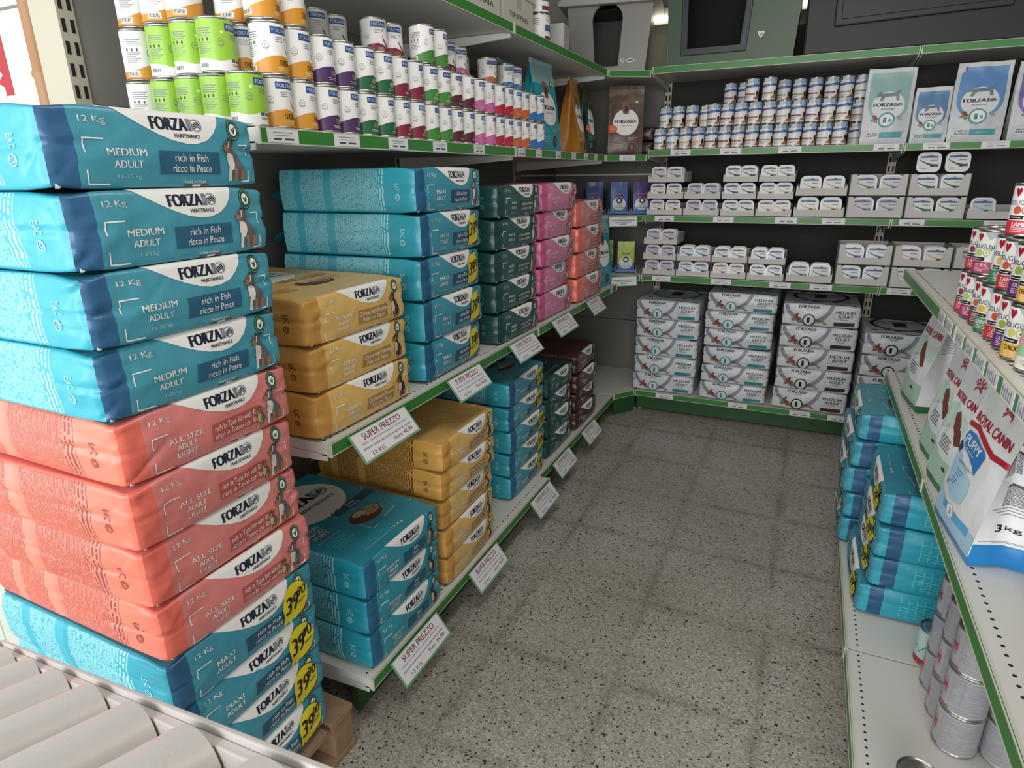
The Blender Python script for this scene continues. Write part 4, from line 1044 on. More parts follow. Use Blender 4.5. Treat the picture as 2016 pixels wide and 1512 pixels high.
# ------------------------------------------------------------------ tins on the left top shelf
TH, TD = .115, .0825
FL = [('vegan', '#8DB53A', None), ('orange', '#C98B2B', 'CHICKEN'), ('purple', '#4A2A5E', 'TURKEY'), ('dark green', '#1F5C3C', 'VENISON'), ('crimson', '#7C1E38', 'DUCK'), ('leaf green', '#3E7F34', 'RABBIT'),
      ('maroon', '#54202E', 'LAMB'), ('pink', '#C4609A', 'HAM'), ('red', '#B01C38', 'BEEF'), ('rust orange', '#C0602E', 'COD'), ('blue', '#2E6FB0', 'FISH')]
VEG = mat('#93BF3A', .36)
TP = {}
for nm, c, wd in FL:
    TP[nm] = tin('food_tin', TD-.0015, TH, VEG if nm == 'vegan' else LBL, shelf_tin_art(c, wd, TH, TD, nm == 'vegan'))
used = set()
def put_tin(nm, x, y, z, rz, label, group):
    if nm in used: return dup(TP[nm], (x, y, z), rz, label, group)
    used.add(nm); o = TP[nm]; o.location = (x, y, z); o.rotation_euler = (0, 0, rz); tag(o, label, 'tin', group); return o
def tx(j): return -1.202 - .083*j
def ty(k): return 1.163 + .0853*k
G1 = 'tins on the left upper shelf'; Z1 = 1.643
LY = ('lower layer', 'middle layer', 'top layer')
for k in range(21):
    nm = FL[(k+1)//2][0]; side = 'nearer' if (k+1) % 2 == 0 else 'farther'
    for lv in (0, 1):
        if k == 0: continue
        d = 'white and blue' if nm == 'blue' else f'white and {nm}'
        put_tin(nm, tx(0)+rnd.uniform(-.002, .002), ty(k), Z1+TH*lv, R(-30 + rnd.uniform(-14, 12)), f'{d} tin, {LY[lv]}, {side} of its pair, front row', G1)
for j in range(4):
    put_tin('vegan', tx(j), ty(0), Z1, R(-14+rnd.uniform(-8, 8)), f'bright green tin in the lower layer, {ORD[j]} from the shelf front', G1)
    if j: put_tin('vegan', tx(j)+.008, ty(0)+.004, Z1+TH, R(-12+rnd.uniform(-8, 8)), f'bright green tin in the middle layer, {ORD[j-1]} from the shelf front', G1)
for lv in range(3): put_tin('orange', tx(4)-.004, ty(0)+.005*lv, Z1+TH*lv, R(8), f'white and orange tin at the shelf back behind green tins, {LY[lv]}', G1)
for j in (2, 3): put_tin('orange', tx(j)+.004, ty(0)+.006, Z1+2*TH, R(20), f'white and orange tin on top of the green tins, {ORD[j-2]} from the front', G1)
put_tin('orange', tx(1)-.010, ty(1)-.004, Z1+2*TH, R(15), 'white and orange tin on the top layer behind the green tins', G1)
for j in (1,): put_tin('orange', tx(1), ty(1), Z1, R(-70), 'white and orange tin behind the first orange one, lower layer', G1); put_tin('orange', tx(1), ty(1), Z1+TH, R(-70), 'white and orange tin behind the first orange one, middle layer', G1)
for k, j, nm in ((1, 0, 'orange'), (2, 0, 'orange'), (9, 0, 'leaf green'), (10, 0, 'leaf green')):
    put_tin(nm, tx(j)-.004, ty(k)-.003, Z1+2*TH, R(-22), f'white and {nm} tin on the top layer, {"nearer" if k in (1, 9) else "farther"} of two at the front', G1)
for i, (k, j, nm) in enumerate(((4, 2, 'purple'), (5, 2, 'dark green'), (6, 2, 'dark green'), (7, 1, 'crimson'), (8, 1, 'crimson'), (12, 1, 'maroon'), (13, 1, 'pink'), (15, 2, 'red'), (16, 1, 'rust orange'), (18, 1, 'blue'), (19, 1, 'blue'))):
    put_tin(nm, tx(j), ty(k)+.02, Z1+2*TH, R(-70), f'white and {nm} shaded tin on the top layer, {ORD[i]} along the shelf', G1)
    for lv in (0, 1): put_tin(nm, tx(j), ty(k)+.02, Z1+TH*lv, R(-70), f'white and {nm} tin in the {LY[lv]} second row, {ORD[i]} along the shelf', G1)

# ------------------------------------------------------------------ tins on the back shelf
BARS = [('slate', '#6F8DA6'), ('yellow', '#C9A23A'), ('plum brown', '#7C4A4C'), ('brick', '#A84E38'), ('olive', '#8E9A6C'), ('magenta', '#8E2F62'), ('tan', '#9A7F74')]
WD, WH = .0725, .119
WT = {nm: tin('food_tin', WD-.001, WH, LBL, wet_tin_art(c, WH, WD), seg=20) for nm, c in BARS}
used2 = set(); G2 = 'tins on the back shelf'
def put_wt(nm, x, y, z, label):
    rz = R(-96 + rnd.uniform(-7, 7))
    if nm in used2: return dup(WT[nm], (x, y, z), rz, label, G2)
    used2.add(nm); o = WT[nm]; o.location = (x, y, z); o.rotation_euler = (0, 0, rz); tag(o, label, 'tin', G2); return o
BZ = 1.667
def bx(i): return -.872 + .0737*i
for i in range(14):
    nm = BARS[i//2][0]; sd = 'left' if i % 2 == 0 else 'right'
    put_wt(nm, bx(i), 4.000, BZ, f'white tin with a {nm} bar in the lower row, {sd} of its pair')
    dx = .022 if i < 2 else (.026 if i < 4 else .004)
    put_wt(nm, bx(i)+dx, 4.004 if i > 3 else (4.058 if i == 3 else 4.022), BZ+WH, f'white tin with a {nm} bar in the upper row, {sd} of its pair')
for i, nm in ((6.7, 'brick'), (7.9, 'brick')): put_wt(nm, bx(i), 4.006, BZ+2*WH, f'white tin with a brick bar on the very top, {"left" if i < 7 else "right"} one of two in front')
for q, (i, nm) in enumerate(((4.9, 'plum brown'), (5.95, 'plum brown'), (8.8, 'olive'), (9.9, 'olive'), (11.0, 'magenta'), (12.1, 'magenta'), (13.1, 'tan'), (14.1, 'tan'))):
    for lv in (0, 1): put_wt(nm, bx(i), 4.150, BZ+WH*lv, f'white tin with a {nm} bar in the rear {"lower" if lv == 0 else "upper"} row, {ORD[q]} from the left')
    put_wt(nm, bx(i), 4.150, BZ+2*WH, f'shaded {nm} bar tin on the rear top layer, {ORD[q]} from the left')

# ------------------------------------------------------------------ upright bags on the left upper shelf and corner
def pouch_art(w, h, kind, patchy=.52, col=None):
    a = Art(); W_ = WHITE
    a.ell(.5*w, patchy*h, .36*w, .20*h, W_, 1, 36); logo(a, .5*w, (patchy+.01)*h, .62*w, .050*h); a.text('MAINTENANCE', .52*w, (patchy-.055)*h, .30*w, .013*h, NAVY, 3)
    d = mat('#7A5A40', .6)
    a.poly([(.42*w, (patchy+.12)*h), (.56*w, (patchy+.12)*h), (.60*w, (patchy+.21)*h), (.55*w, (patchy+.30)*h), (.40*w, (patchy+.31)*h), (.36*w, (patchy+.22)*h)], d, 3)
    a.poly([(.44*w, (patchy+.16)*h), (.54*w, (patchy+.16)*h), (.55*w, (patchy+.24)*h), (.46*w, (patchy+.25)*h)], mat('#3A2A22', .6), 4)
    badge(a, .80*w, .80*h, .07*w, .035*h)
    l = mat(col or '#8FC4CC', .45)
    a.text('MINI', .27*w, .262*h, .17*w, .020*h, l, 2, .02); a.text('ADULT', .27*w, .232*h, .20*w, .020*h, l, 2, .02)
    for k in range(3): a.rect(.58*w, (.265-.016*k)*h, (.86-.05*k)*w, (.271-.016*k)*h, l, 2)
    for k in range(4): a.rect(.16*w, (.16-.018*k)*h, (.44-.04*(k % 2))*w, (.166-.018*k)*h, l, 2)
    a.ell(.68*w, .12*h, .10*w, .065*h, mat('#3C241C', .6), 2, 20); a.ell(.69*w, .125*h, .05*w, .04*h, mat('#7C5A3C', .6), 3, 14)
    return a
def orange_dot(a, w, h, x, y):
    a.ell(x*w, y*h, .15*w, .058*h, mat('#D9653E', .5), 5, 24); a.text('NEW', x*w, y*h, .14*w, .022*h, mat('#EFC9B4', .5), 6, .02); return a
def place(o, name_label, cat, loc, rz, group=None):
    o.location = loc; o.rotation_euler = (0, 0, rz); tag(o, name_label, cat, group); return o
TEAL = film('#2590A2'); LT = film('#8FB2B4'); SZ = 1.6425
tl = lambda u, v: (film('#86A8AA') if v > .30 and 0 <= u <= .25 else TEAL)
b1 = upright_bag('pet_food_bag', .25, .385, .115, 3, TEAL, TEAL, pouch_art(.25, .385, 't', .50), matfn=tl, seal=LT)
place(b1, 'teal and silver upright bag beside the blue tins, front one', 'bag', (-1.252, 3.045, SZ), R(-3), 'upright bags on the left upper shelf')
dup(b1, (-1.40, 2.985, SZ), R(4), 'teal upright bag standing behind another teal bag', 'upright bags on the left upper shelf')
YL = film('#B27A30')
place(upright_bag('pet_food_bag', .19, .37, .14, 5, YL, film('#A87028'), pouch_art(.19, .37, 'y', .50, '#5A3A18'), seal=YL, taper=1.2), 'mustard yellow upright paper bag with folded side showing', 'bag', (-1.265, 3.535, SZ), R(6), 'upright bags on the left upper shelf')
GRN = film('#1E4444')
place(upright_bag('pet_food_bag', .155, .355, .10, 6, GRN, GRN, orange_dot(pouch_art(.155, .355, 'g', .50), .155, .355, .12, .39), matfn=lambda u, v: film('#3E4A34') if v > .27 else GRN, seal=GRN), 'dark green upright bag with an orange dot on the upper shelf', 'bag', (-1.25, 3.715, SZ), R(2), 'upright bags on the left upper shelf')
BR = film('#4A3026')
place(upright_bag('pet_food_bag', .205, .375, .10, 7, BR, film('#2C1C17'), orange_dot(pouch_art(.205, .375, 'b', .50, '#B59C88'), .205, .375, .12, .40), matfn=lambda u, v: film('#5A4A30') if (v > .29 and 0.02 <= u) else BR, seal=BR), 'brown upright bag with an orange dot in the corner', 'bag', (-1.095, 4.03, 1.6425), R(-72), 'upright bags on the left upper shelf')
for k in range(2):
    o = lying_sack('pet_food_sack', .18, .082, .25, 120+k, film('#33221F'), film('#2C1E1C'), None, None, None, None, None, .8, 1.0)
    place(o, f'small dark brown sack lying in the corner, {"lower" if k == 0 else "upper"} of two', 'sack', (-1.118, 4.145, 1.6425+.084*k), R(-90), 'brown sacks lying in the corner')
place(upright_bag('pet_food_bag', .20, .40, .09, 8, TEAL, TEAL, pouch_art(.20, .40, 't', .50), matfn=lambda u, v: film('#7C9A9C') if v > .31 and 0 <= u <= .2 else TEAL, seal=LT), 'slim teal upright bag at the far end of the middle shelf', 'bag', (-1.132, 3.682, .884), R(-10))

# ------------------------------------------------------------------ upright bags on the back shelf
WB = mat('#BFC2C4', .34, 0, .3, 20)
def mono_art(w, h, top, name1, name2):
    a = Art(); t = mat(top, .38)
    a.poly([(.08*w, h), (.92*w, h), (.92*w, .55*h), (.90*w, .46*h), (.80*w, .37*h), (.20*w, .37*h), (.10*w, .46*h), (.08*w, .55*h)], t, 1)
    a.poly([(.08*w, .50*h), (.16*w, .40*h), (.28*w, .33*h), (.72*w, .33*h), (.84*w, .40*h), (.92*w, .50*h), (.92*w, .36*h), (.08*w, .36*h)], WB, 2)
    a.ell(.5*w, .53*h, .34*w, .195*h, mat('#D2D4D4', .38), 3, 36)
    a.poly([(.22*w, .66*h), (.30*w, .735*h), (.34*w, .70*h), (.62*w, .715*h), (.74*w, .76*h), (.70*w, .69*h), (.72*w, .60*h), (.66*w, .60*h), (.64*w, .66*h), (.42*w, .655*h), (.36*w, .60*h), (.30*w, .60*h), (.33*w, .66*h)], mat('#6C7C86', .45), 4)
    logo(a, .5*w, .545*h, .60*w, .048*h, layer=4); a.text('MONODIET', .5*w, .485*h, .28*w, .016*h, NAVY, 4, .02)
    ac = mat('#3E9298', .42)
    a.ring(.5*w, .335*h, .17*w, .105*h, .020*w*1.6, ac, 4, 30); a.ell(.5*w, .335*h, .13*w, .08*h, WHITE, 4, 24); a.text('1', .47*w, .335*h, .06*w, .075*h, ac, 5, .012); a.ell(.57*w, .325*h, .030*w, .026*h, ac, 5, 12)
    for x, y, rx, ry, c in ((.25, .385, .045, .022, '#8E3030'), (.28, .355, .05, .02, '#A03A34'), (.22, .335, .045, .018, '#7C8450'), (.29, .315, .035, .02, '#6E8A50'), (.74, .37, .05, .02, '#9A9088'), (.78, .345, .05, .018, '#A89C90')):
        a.ell(x*w, y*h, rx*w, ry*h, mat(c, .5), 5, 12)
    a.text(name1, .25*w, .145*h, .22*w, .024*h, mat('#4A4E58', .5), 3, .02); a.text(name2, .25*w, .112*h, .24*w, .024*h, mat('#4A4E58', .5), 3, .02)
    a.rect(.40*w, .085*h, .88*w, .165*h, ac, 3); a.rect(.52*w, .118*h, .76*w, .124*h, mat('#8CC4C6', .4), 4)
    brackets(a, .09*w, .92*w, .065*h, .185*h, .02, .0011, GREY, 3)
    return a
G3 = 'white upright bags on the back shelf'
for (x, w, h, top, n1, n2, y, lb) in ((.292, .215, .345, '#86A9A4', 'ALL SIZE', 'PUPPY', 4.01, 'white and mint upright bag beside the tins on the back shelf'), (.488, .155, .245, '#587FA8', 'MINI', 'ADULT', 4.00, 'small white and blue upright bag below a lying white pack'), (.685, .225, .345, '#5A86B8', 'MINI', 'ADULT', 4.01, 'large white and blue upright bag on the back shelf'), (.935, .225, .335, '#6C5A9A', 'MINI TOY', 'ADULT', 4.01, 'white and purple upright bag cut by the right edge of the photo')):
    place(upright_bag('pet_food_bag', w, h, .085, int(x*50)+9, WB, WB, mono_art(w, h, top, n1, n2), seal=mat('#C9CBCB', .35), rough=1.3, lean=.012), lb, 'bag', (x, y+.02, BZ), R(-90+rnd.uniform(-3, 3)), G3)
o = lying_sack('pet_food_sack', .20, .085, .20, 133, mat('#8E9194', .4, 0, .3, 22), WSIDE, None, white_art('#3E8E96', '#2F7F86').scaled(.20/.41, .085/.12), WF, None, None, .9, .8)
place(o, 'small white pack lying high behind the small blue bag', 'sack', (.385, 4.11, BZ+.165), R(-90), None)
o = lying_sack('pet_food_sack', .20, .080, .20, 135, mat('#8E9194', .4, 0, .3, 22), WSIDE, None, None, WF, None, None, .9, .8)
place(o, 'small white pack lying under another pack behind the small blue bag', 'sack', (.385, 4.11, BZ+.001), R(-90), None)
dup(o, (.385, 4.11, BZ+.082), R(-90), 'small white pack in the middle behind the small blue bag')

# ------------------------------------------------------------------ tubs in display cartons
TUBC = dict(grey='#7A6A72', blue='#2E62A8', navy='#2E3A78', yellow='#C9A550', rose='#C9A098', brown='#9A6E5E', green='#1F4A48', teal='#256A78', black='#2A2C30', lilac='#7E6A90', pale='#8FA6B8')
TB = {}
def get_tub(c, big):
    k = (c, big)
    if k not in TB:
        w, h = (.108, .099) if big else (.090, .082)
        TB[k] = [tub('food_tub', w, h, TUBC[c], tint={'green': '#CFD4CC', 'rose': '#D9D2CC', 'pale': '#B9C4CC', 'grey': '#C4C2C0', 'lilac': '#B8B2B8'}.get(c, '#D3D5D4')), False]
    return TB[k]
G4 = 'food tubs in cartons on the back wall'; G5 = 'display cartons on the back wall'
CT = {}
def put_tub(c, big, x, y, z, label, tilt=0.0):
    p = get_tub(c, big)
    if p[1]: o = dup(p[0], None, None, label, G4)
    else: o = p[0]; p[1] = True; tag(o, label, 'tub', G4)
    o.location = (x, y, z); o.rotation_euler = (0, R(-7)+tilt, R(-90)); return o
def put_carton(kind, w, x, y, z, label):
    k = (kind, round(w, 3))
    if k not in CT:
        o = carton('display_carton', w, .26, .108, .038, True) if kind == 'b' else carton('display_carton', w, .26, .075, .028 if kind == 's' else .040, False, .062)
        CT[k] = o
    else: o = dup(CT[k])
    o.location = (x, y, z); o.rotation_euler = (0, 0, R(-90)); tag(o, label, 'carton', G5)
SHN = {1.290: 'upper', .925: 'lower'}
def column(ci, z0, x0, x1, n, kind, cols, loose=0, pitch=None, single=False):
    w = x1-x0-.004; big = kind != 's'; pitch = pitch or {'s': .0945, 'b': .1140, 'm': .113}[kind]; sh = SHN[z0]
    for r_ in range(n):
        z = z0 + .0035 + pitch*r_; nm = {0: 'bottom', n-1: 'top'}.get(r_, 'middle') if n > 1 else 'only'
        put_carton(kind, w, x0+.002, 3.962, z, f'grey {nm} carton of the {ORD[ci]} column from the left on the {sh} tub shelf')
        tw = .108 if big else .090; c = cols[min(r_, len(cols)-1)]
        for q in range(1 if single else 2):
            x = x0 + w*(.275+.45*q)+.002; depth_rows = 3 if r_ == n-1 else 1
            put_tub(c, big, x, 3.968 + .004, z+.0080, f'{c} swoosh tub, {"left" if q == 0 else "right"} front, {nm} carton, {ORD[ci]} column, {sh} tub shelf')
            if depth_rows > 1 and not single:
                for dd in range(1, depth_rows): put_tub(c, big, x, 3.972+.040*dd, z+.0080, f'{c} tub {("", "second", "third")[dd]} from front, {"left" if q == 0 else "right"} side, {nm} carton, {ORD[ci]} column, {sh} tub shelf')
    return
U = 1.290; Lw = .925
column(0, U, -.922, -.704, 3, 's', ('yellow', 'yellow', 'grey'))
column(1, U, -.700, -.492, 2, 's', ('lilac', 'lilac'))
column(2, U, -.486, -.296, 3, 's', ('green', 'black', 'black'))
column(3, U, -.292, -.100, 3, 's', ('rose', 'yellow', 'brown'))
column(4, U, -.092, .166, 2, 'm', ('yellow', 'yellow'))
column(5, U, .172, .441, 2, 'b', ('lilac', 'grey'))
column(6, U, .446, .712, 2, 'b', ('green', 'green'))
column(7, U, .718, .960, 1, 'm', ('pale',), single=True)
for q in range(2): put_tub('black', True, .520+.125*q, 3.990, U+.114*2+.0045, f'{"left" if q == 0 else "right"} of two loose tubs standing on top of the cartons')
column(0, Lw, -.928, -.722, 3, 's', ('lilac', 'lilac', 'lilac'))
column(1, Lw, -.718, -.516, 2, 's', ('blue', 'blue'))
column(2, Lw, -.512, -.306, 2, 's', ('rose', 'brown'))
column(3, Lw, -.302, -.098, 2, 's', ('navy', 'navy'))
column(4, Lw, -.092, .158, 1, 'm', ('grey',))
column(5, Lw, .166, .428, 2, 'b', ('blue', 'blue'))
column(6, Lw, .434, .700, 2, 'b', ('rose', 'rose'))
column(7, Lw, .708, .965, 2, 'b', ('lilac', 'lilac'))

# ------------------------------------------------------------------ pouches in the corner
def treat_art(w, h, top):
    a = Art(); lb = mat('#4E6E9E', .4)
    a.poly([(.0, 0), (w, 0), (w, .34*h), (.5*w, .22*h), (0, .34*h)], lb, 1)
    a.ell(.5*w, .33*h, .40*w, .22*h, mat('#C9CCCE', .4), 2, 24); a.ell(.5*w, .45*h, .17*w, .10*h, BLACK, 3, 18); a.ring(.5*w, .45*h, .21*w, .12*h, .02*w, GREY, 3, 20)
    a.ell(.5*w, .45*h, .08*w, .05*h, WHITE, 4, 12)
    a.text('FORZA10', .5*w, .21*h, .52*w, .045*h, NAVY, 3, .02); a.rect(.30*w, .28*h, .70*w, .30*h, GREY, 3)
    a.rect(.22*w, .66*h, .78*w, .69*h, mat('#B04A78' if top == 'b' else '#2A2E1A', .45), 3); a.rect(.28*w, .61*h, .72*w, .635*h, mat('#2A3040', .45), 3)
    return a
PB = film('#45609A'); PL = film('#A4B030'); PP = film('#4A3E78')
for (x, y, z, m, nm, k, rz) in ((-1.115, 4.015, 1.290, PB, 'blue', 'b', -64), (-1.285, 4.06, 1.290, PB, 'blue', 'b', -64), (-.985, 4.075, 1.290, PP, 'purple', 'b', -64), (-1.055, 4.03, .925, PL, 'lime green', 'l', -72), (-1.205, 4.06, .925, PL, 'lime green', 'l', -72)):
    loc = {(-1.115): 'in the middle of the corner shelf', (-1.285): 'at the left of the corner shelf behind coral sacks', (-.985): 'at the right of the corner shelf', (-1.055): 'standing in front on the lower corner shelf', (-1.205): 'half hidden at the left of the lower corner shelf'}[x]
    hh = .175
    place(upright_bag('treat_pouch', .105, hh, .045, int(abs(x)*90), m, m, treat_art(.105, hh, k), seal=m, taper=2.2), f'{nm} treat pouch {loc}', 'pouch', (x, y, z+.006), R(rz), 'treat pouches on the corner shelves')
    mb = MB(); w2, d2, t = .064, .05, .002; dk = mat('#3A3A40', .6); bl = mat('#4E6E9E', .45)
    mb.box(-d2, -w2, 0, .035, w2, .004, dk); mb.box(.033, -w2, 0, .035, w2, .022, bl)
    for s in (-1, 1):
        mb.prism([(.035, 0), (.035, .022), (.030, .055), (-.01, .15), (-d2, .15), (-d2, 0)], s*w2-.001, s*w2+.001, dk, lambda p, q: (p[0], q, p[1]))
        mb.prism([(.036, 0), (.036, .040), (.012, .028), (-.01, .012), (-.02, 0)], s*w2*1.03-.0005, s*w2*1.03+.0005, mat('#C9CCCE', .45), lambda p, q: (p[0], q, p[1]))
    mb.box(-d2-.002, -w2, 0, -d2, w2, .15, dk)
    place(mb.build('display_box'), 'dark slanted display box, ' + {-1.115: 'middle one on the corner shelf', -1.285: 'behind the topmost coral sack', -.985: 'holding the purple pouch', -1.055: 'holding the front lime pouch', -1.205: 'left one beside the lime pouches'}[x], 'display box', (x, y, z), R(rz), 'display boxes on the corner shelves')
# ------------------------------------------------------------------ things on the top shelf
ZT = 2.099
cartn = mat('#B9B5AB', .75, 0, .05, 60); tape = mat('#A9A498', .5)
def cbox(w, d, h, label, loc, rz, word=None, col=None):
    mb = MB(); c = col or cartn
    mb.box(-d, 0, 0, 0, w, h-.003, c)
    mb.box(-d, 0, h-.003, 0, w/2-.001, h, c); mb.box(-d, w/2+.001, h-.003, 0, w, h, c); mb.box(-d-.0006, w/2-.025, h-.05, .0006, w/2+.025, h+.0006, tape)
    g = Grid([0, w/2, w], [0, h/2, h], lambda u, v: (.0008, u, v)); a = Art()
    if word:
        a.text(word, w*.5, h*.42, w*.62, h*.14, mat('#3A3834', .6), 1)
    g.art(mb, a)
    o = mb.build('cardboard_box', None); place(o, label, 'box', loc, rz, 'cardboard boxes on the top shelf'); return o
cbox(.30, .30, .125, 'lower left pale cardboard box on the top left shelf', (-1.20, 2.20, ZT), 0, 'CATINA')
cbox(.30, .30, .16, 'upper left pale cardboard box on the top left shelf', (-1.205, 2.21, ZT+.126), 0)
cbox(.30, .30, .135, 'lower pale cardboard box beside the big tins', (-1.205, 2.545, ZT), 0, 'TOP OF PANEL')
cbox(.30, .30, .16, 'upper pale cardboard box beside the big tins', (-1.20, 2.55, ZT+.136), 0)
cbox(.14, .12, .12, 'small white printed box next to the grey pet house', (-1.18, 3.16, ZT), R(8), None, mat('#B4B2AE', .6))
def big_art(H, D, col):
    a = Art(); pr = math.pi*D/2; X = lambda f: f*pr
    a.rect(X(.02), H*.40, X(.30), H*.62, mat('#4E5E86', .4), 1); a.rect(X(.02), H*.10, X(.34), H*.24, mat(col, .4), 1); a.rect(X(-.40), .012, X(-.16), H*.34, WHITE, 1)
    for k in range(8): a.rect(X(-.39+.028*k), .016, X(-.39+.028*k)+.0016, H*.30, BLACK, 2)
    for k in range(4): a.rect(X(-.42), H*(.8-.07*k), X(-.14), H*(.82-.07*k), INKG, 1); a.rect(X(.05), H*(.9-.05*k), X(.3-.04*k), H*(.915-.05*k), INKG, 1)
    return a
bt = tin('food_tin', .098, .118, LBL, big_art(.118, .098, '#7A2E4A'))
place(bt, 'large white tin at the bottom of two beside the cardboard boxes', 'tin', (-1.225, 2.965, ZT), R(-40), 'large tins on the top shelf')
dup(bt, (-1.228, 2.962, ZT+.1185), R(-52), 'large white tin with a plum stripe stacked on another tin', 'large tins on the top shelf')
o = lying_sack('pet_food_sack', .30, .10, .30, 201, mat('#B9B7B2', .4), mat('#A9A7A2', .4), None, None, None, None, None, .8, .8)
place(o, 'pale wrapped pack on the top left shelf near the front edge', 'sack', (-1.2, 1.80, ZT), 0)

def pet_house(name, label, loc, rz, w0, w1, d, h, body, opening, frame=None, roof=None, inner=None, arch=True, badge_at=None):
    """moulded plastic pet house: x=0 front, y -w/2..w/2; flares upward from w0 to w1"""
    root = empty(name, loc, rz); tag(root, label, 'pet house', None)
    mb = MB(); ox0, ox1, oz0, oz1 = opening
    n = 10
    # front wall outline with the opening cut out: built from quads between opening and outer edge
    if arch:
        r = (ox1-ox0)/2; cx = (ox0+ox1)/2
        inner_pts = [(ox0+.02, oz0), (ox0, oz1-r*.6)] + [(cx + r*math.cos(R(a)), oz1-r*.6 + r*.95*math.sin(R(a))) for a in range(160, 19, -20)] + [(ox1, oz1-r*.6), (ox1-.02, oz0)]
    else: inner_pts = [(ox0, oz0), (ox0-.015, oz1), (ox1+.01, oz1), (ox1-.02, oz0)]
    def wx(z, s): return s*(w0 + (w1-w0)*z/h)/2
    corners = [(0, wx(0, -1), 0), (0, wx(h, -1), h), (0, wx(h, 1), h), (0, wx(0, 1), 0)]
    bm = bmesh.new(); ed = []
    for loop in (inner_pts, [(c[1], c[2]) for c in corners]):
        vv = [bm.verts.new((0, p[0], p[1])) for p in loop]
        ed += [bm.edges.new((vv[i], vv[(i+1) % len(vv)])) for i in range(len(vv))]
    bmesh.ops.triangle_fill(bm, use_beauty=True, use_dissolve=False, edges=ed, normal=(1, 0, 0))
    bm.verts.index_update()
    mb.add([v.co.copy() for v in bm.verts], [tuple(v.index for v in (f.verts if f.normal.x > 0 else reversed(f.verts[:]))) for f in bm.faces], body); bm.free()
    # shell: sides, back, floor, roof; then an inner dark lining
    F = corners; B = [(-d, c[1]*.96, c[2]) for c in corners]
    mb.add(F+B, [(0, 1, 5, 4), (1, 2, 6, 5), (2, 3, 7, 6), (3, 0, 4, 7), (4, 5, 6, 7)], body)
    o = mb.build('shell', root)
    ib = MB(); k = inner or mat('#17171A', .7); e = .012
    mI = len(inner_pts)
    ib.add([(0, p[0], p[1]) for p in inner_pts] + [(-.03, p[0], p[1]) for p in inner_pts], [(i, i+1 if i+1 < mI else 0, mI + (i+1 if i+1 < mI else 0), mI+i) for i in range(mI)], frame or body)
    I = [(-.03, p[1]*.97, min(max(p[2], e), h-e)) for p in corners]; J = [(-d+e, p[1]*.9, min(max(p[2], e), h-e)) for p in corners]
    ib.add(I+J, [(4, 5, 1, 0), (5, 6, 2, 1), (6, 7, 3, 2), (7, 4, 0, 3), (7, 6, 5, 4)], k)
    ib.build('lining', root)
    if frame and not arch:
        fb = MB(); t = .035
        P = [(ox0, oz0), (ox0-.015, oz1), (ox1+.01, oz1), (ox1-.02, oz0)]
        c0 = (sum(p[0] for p in P)/4, sum(p[1] for p in P)/4)
        Q = [(p[0] + t*(1 if p[0] > c0[0] else -1), p[1] + t*(1 if p[1] > c0[1] else -1)) for p in P]
        vs = [(.012, *p) for p in P] + [(.012, *p) for p in Q] + [(0, *p) for p in P] + [(0, *p) for p in Q]
        fs = []
        for i in range(4):
            j = (i+1) % 4; fs += [(i, 4+i, 4+j, j), (4+i, 12+i, 12+j, 4+j), (8+i, i, j, 8+j)]
        fb.add(vs, fs, frame); fb.build('door_frame', root, .003)
    if roof:
        rb = MB(); o1 = .05
        rb.prism([(-w1/2-o1, h), (-w1/2-o1, h+.03), (0, h+.16), (w1/2+o1, h+.03), (w1/2+o1, h)], -d-.03, .05, roof, lambda p, q: (q, p[0], p[1]))
        rb.build('roof', root, .006)
    if badge_at:
        gb = MB(); g = Grid([-1, 0, 1], [0, .5, 1], lambda u, v: (.0012, u, v)); a = Art()
        if badge_at[2] == 'h':
            a.poly([(badge_at[0]+.018*x, badge_at[1]+.018*y) for x, y in HEART], WHITE, 1); a.poly([(badge_at[0]+.011*x, badge_at[1]+.011*y) for x, y in HEART], mat('#8A7A76', .5), 2); a.poly([(badge_at[0]+.006*x, badge_at[1]+.005+.006*y) for x, y in HEART], WHITE, 3)
        else:
            a.poly([(badge_at[0]-.03+.013*x, badge_at[1]+.013*y) for x, y in HEART], WHITE, 1); a.poly([(badge_at[0]-.03+.008*x, badge_at[1]+.008*y) for x, y in HEART], GREY, 2)
            a.ell(badge_at[0]+.015, badge_at[1], .026, .011, WHITE, 1, 18); a.rect(badge_at[0]-.004, badge_at[1]-.003, badge_at[0]+.034, badge_at[1]+.003, NAVY, 2)
        g.art(gb, a); gb.build('badge', root)
    return root
GP = mat('#86857F', .38); GD = mat('#40543F', .42)
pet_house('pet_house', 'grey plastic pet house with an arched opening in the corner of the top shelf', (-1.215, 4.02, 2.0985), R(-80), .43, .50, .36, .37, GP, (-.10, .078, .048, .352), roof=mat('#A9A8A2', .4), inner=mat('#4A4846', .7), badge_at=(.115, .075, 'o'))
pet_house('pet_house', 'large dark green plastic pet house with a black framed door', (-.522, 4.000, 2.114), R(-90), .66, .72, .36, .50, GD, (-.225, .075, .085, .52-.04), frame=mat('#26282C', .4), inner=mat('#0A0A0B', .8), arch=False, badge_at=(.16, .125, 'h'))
root = empty('plastic_storage_chest', (.40, 4.005, 2.114), R(-90)); tag(root, 'large black plastic chest with a recessed front panel on the top shelf', 'chest')
BK = mat('#0A0B0D', .5)
mb = MB(); mb.prism([(-.545, 0), (.52, 0), (.56, .5), (-.555, .5)], -.36, 0, BK, lambda p, q: (q, p[0], p[1])); mb.build('chest_body', root, .012)
mb = MB(); mb.prism([(-.41, .125), (.34, .145), (.36, .48), (-.42, .48)], 0, .014, mat('#0E0F12', .45), lambda p, q: (q, p[0], p[1])); mb.build('front_panel', root, .008)
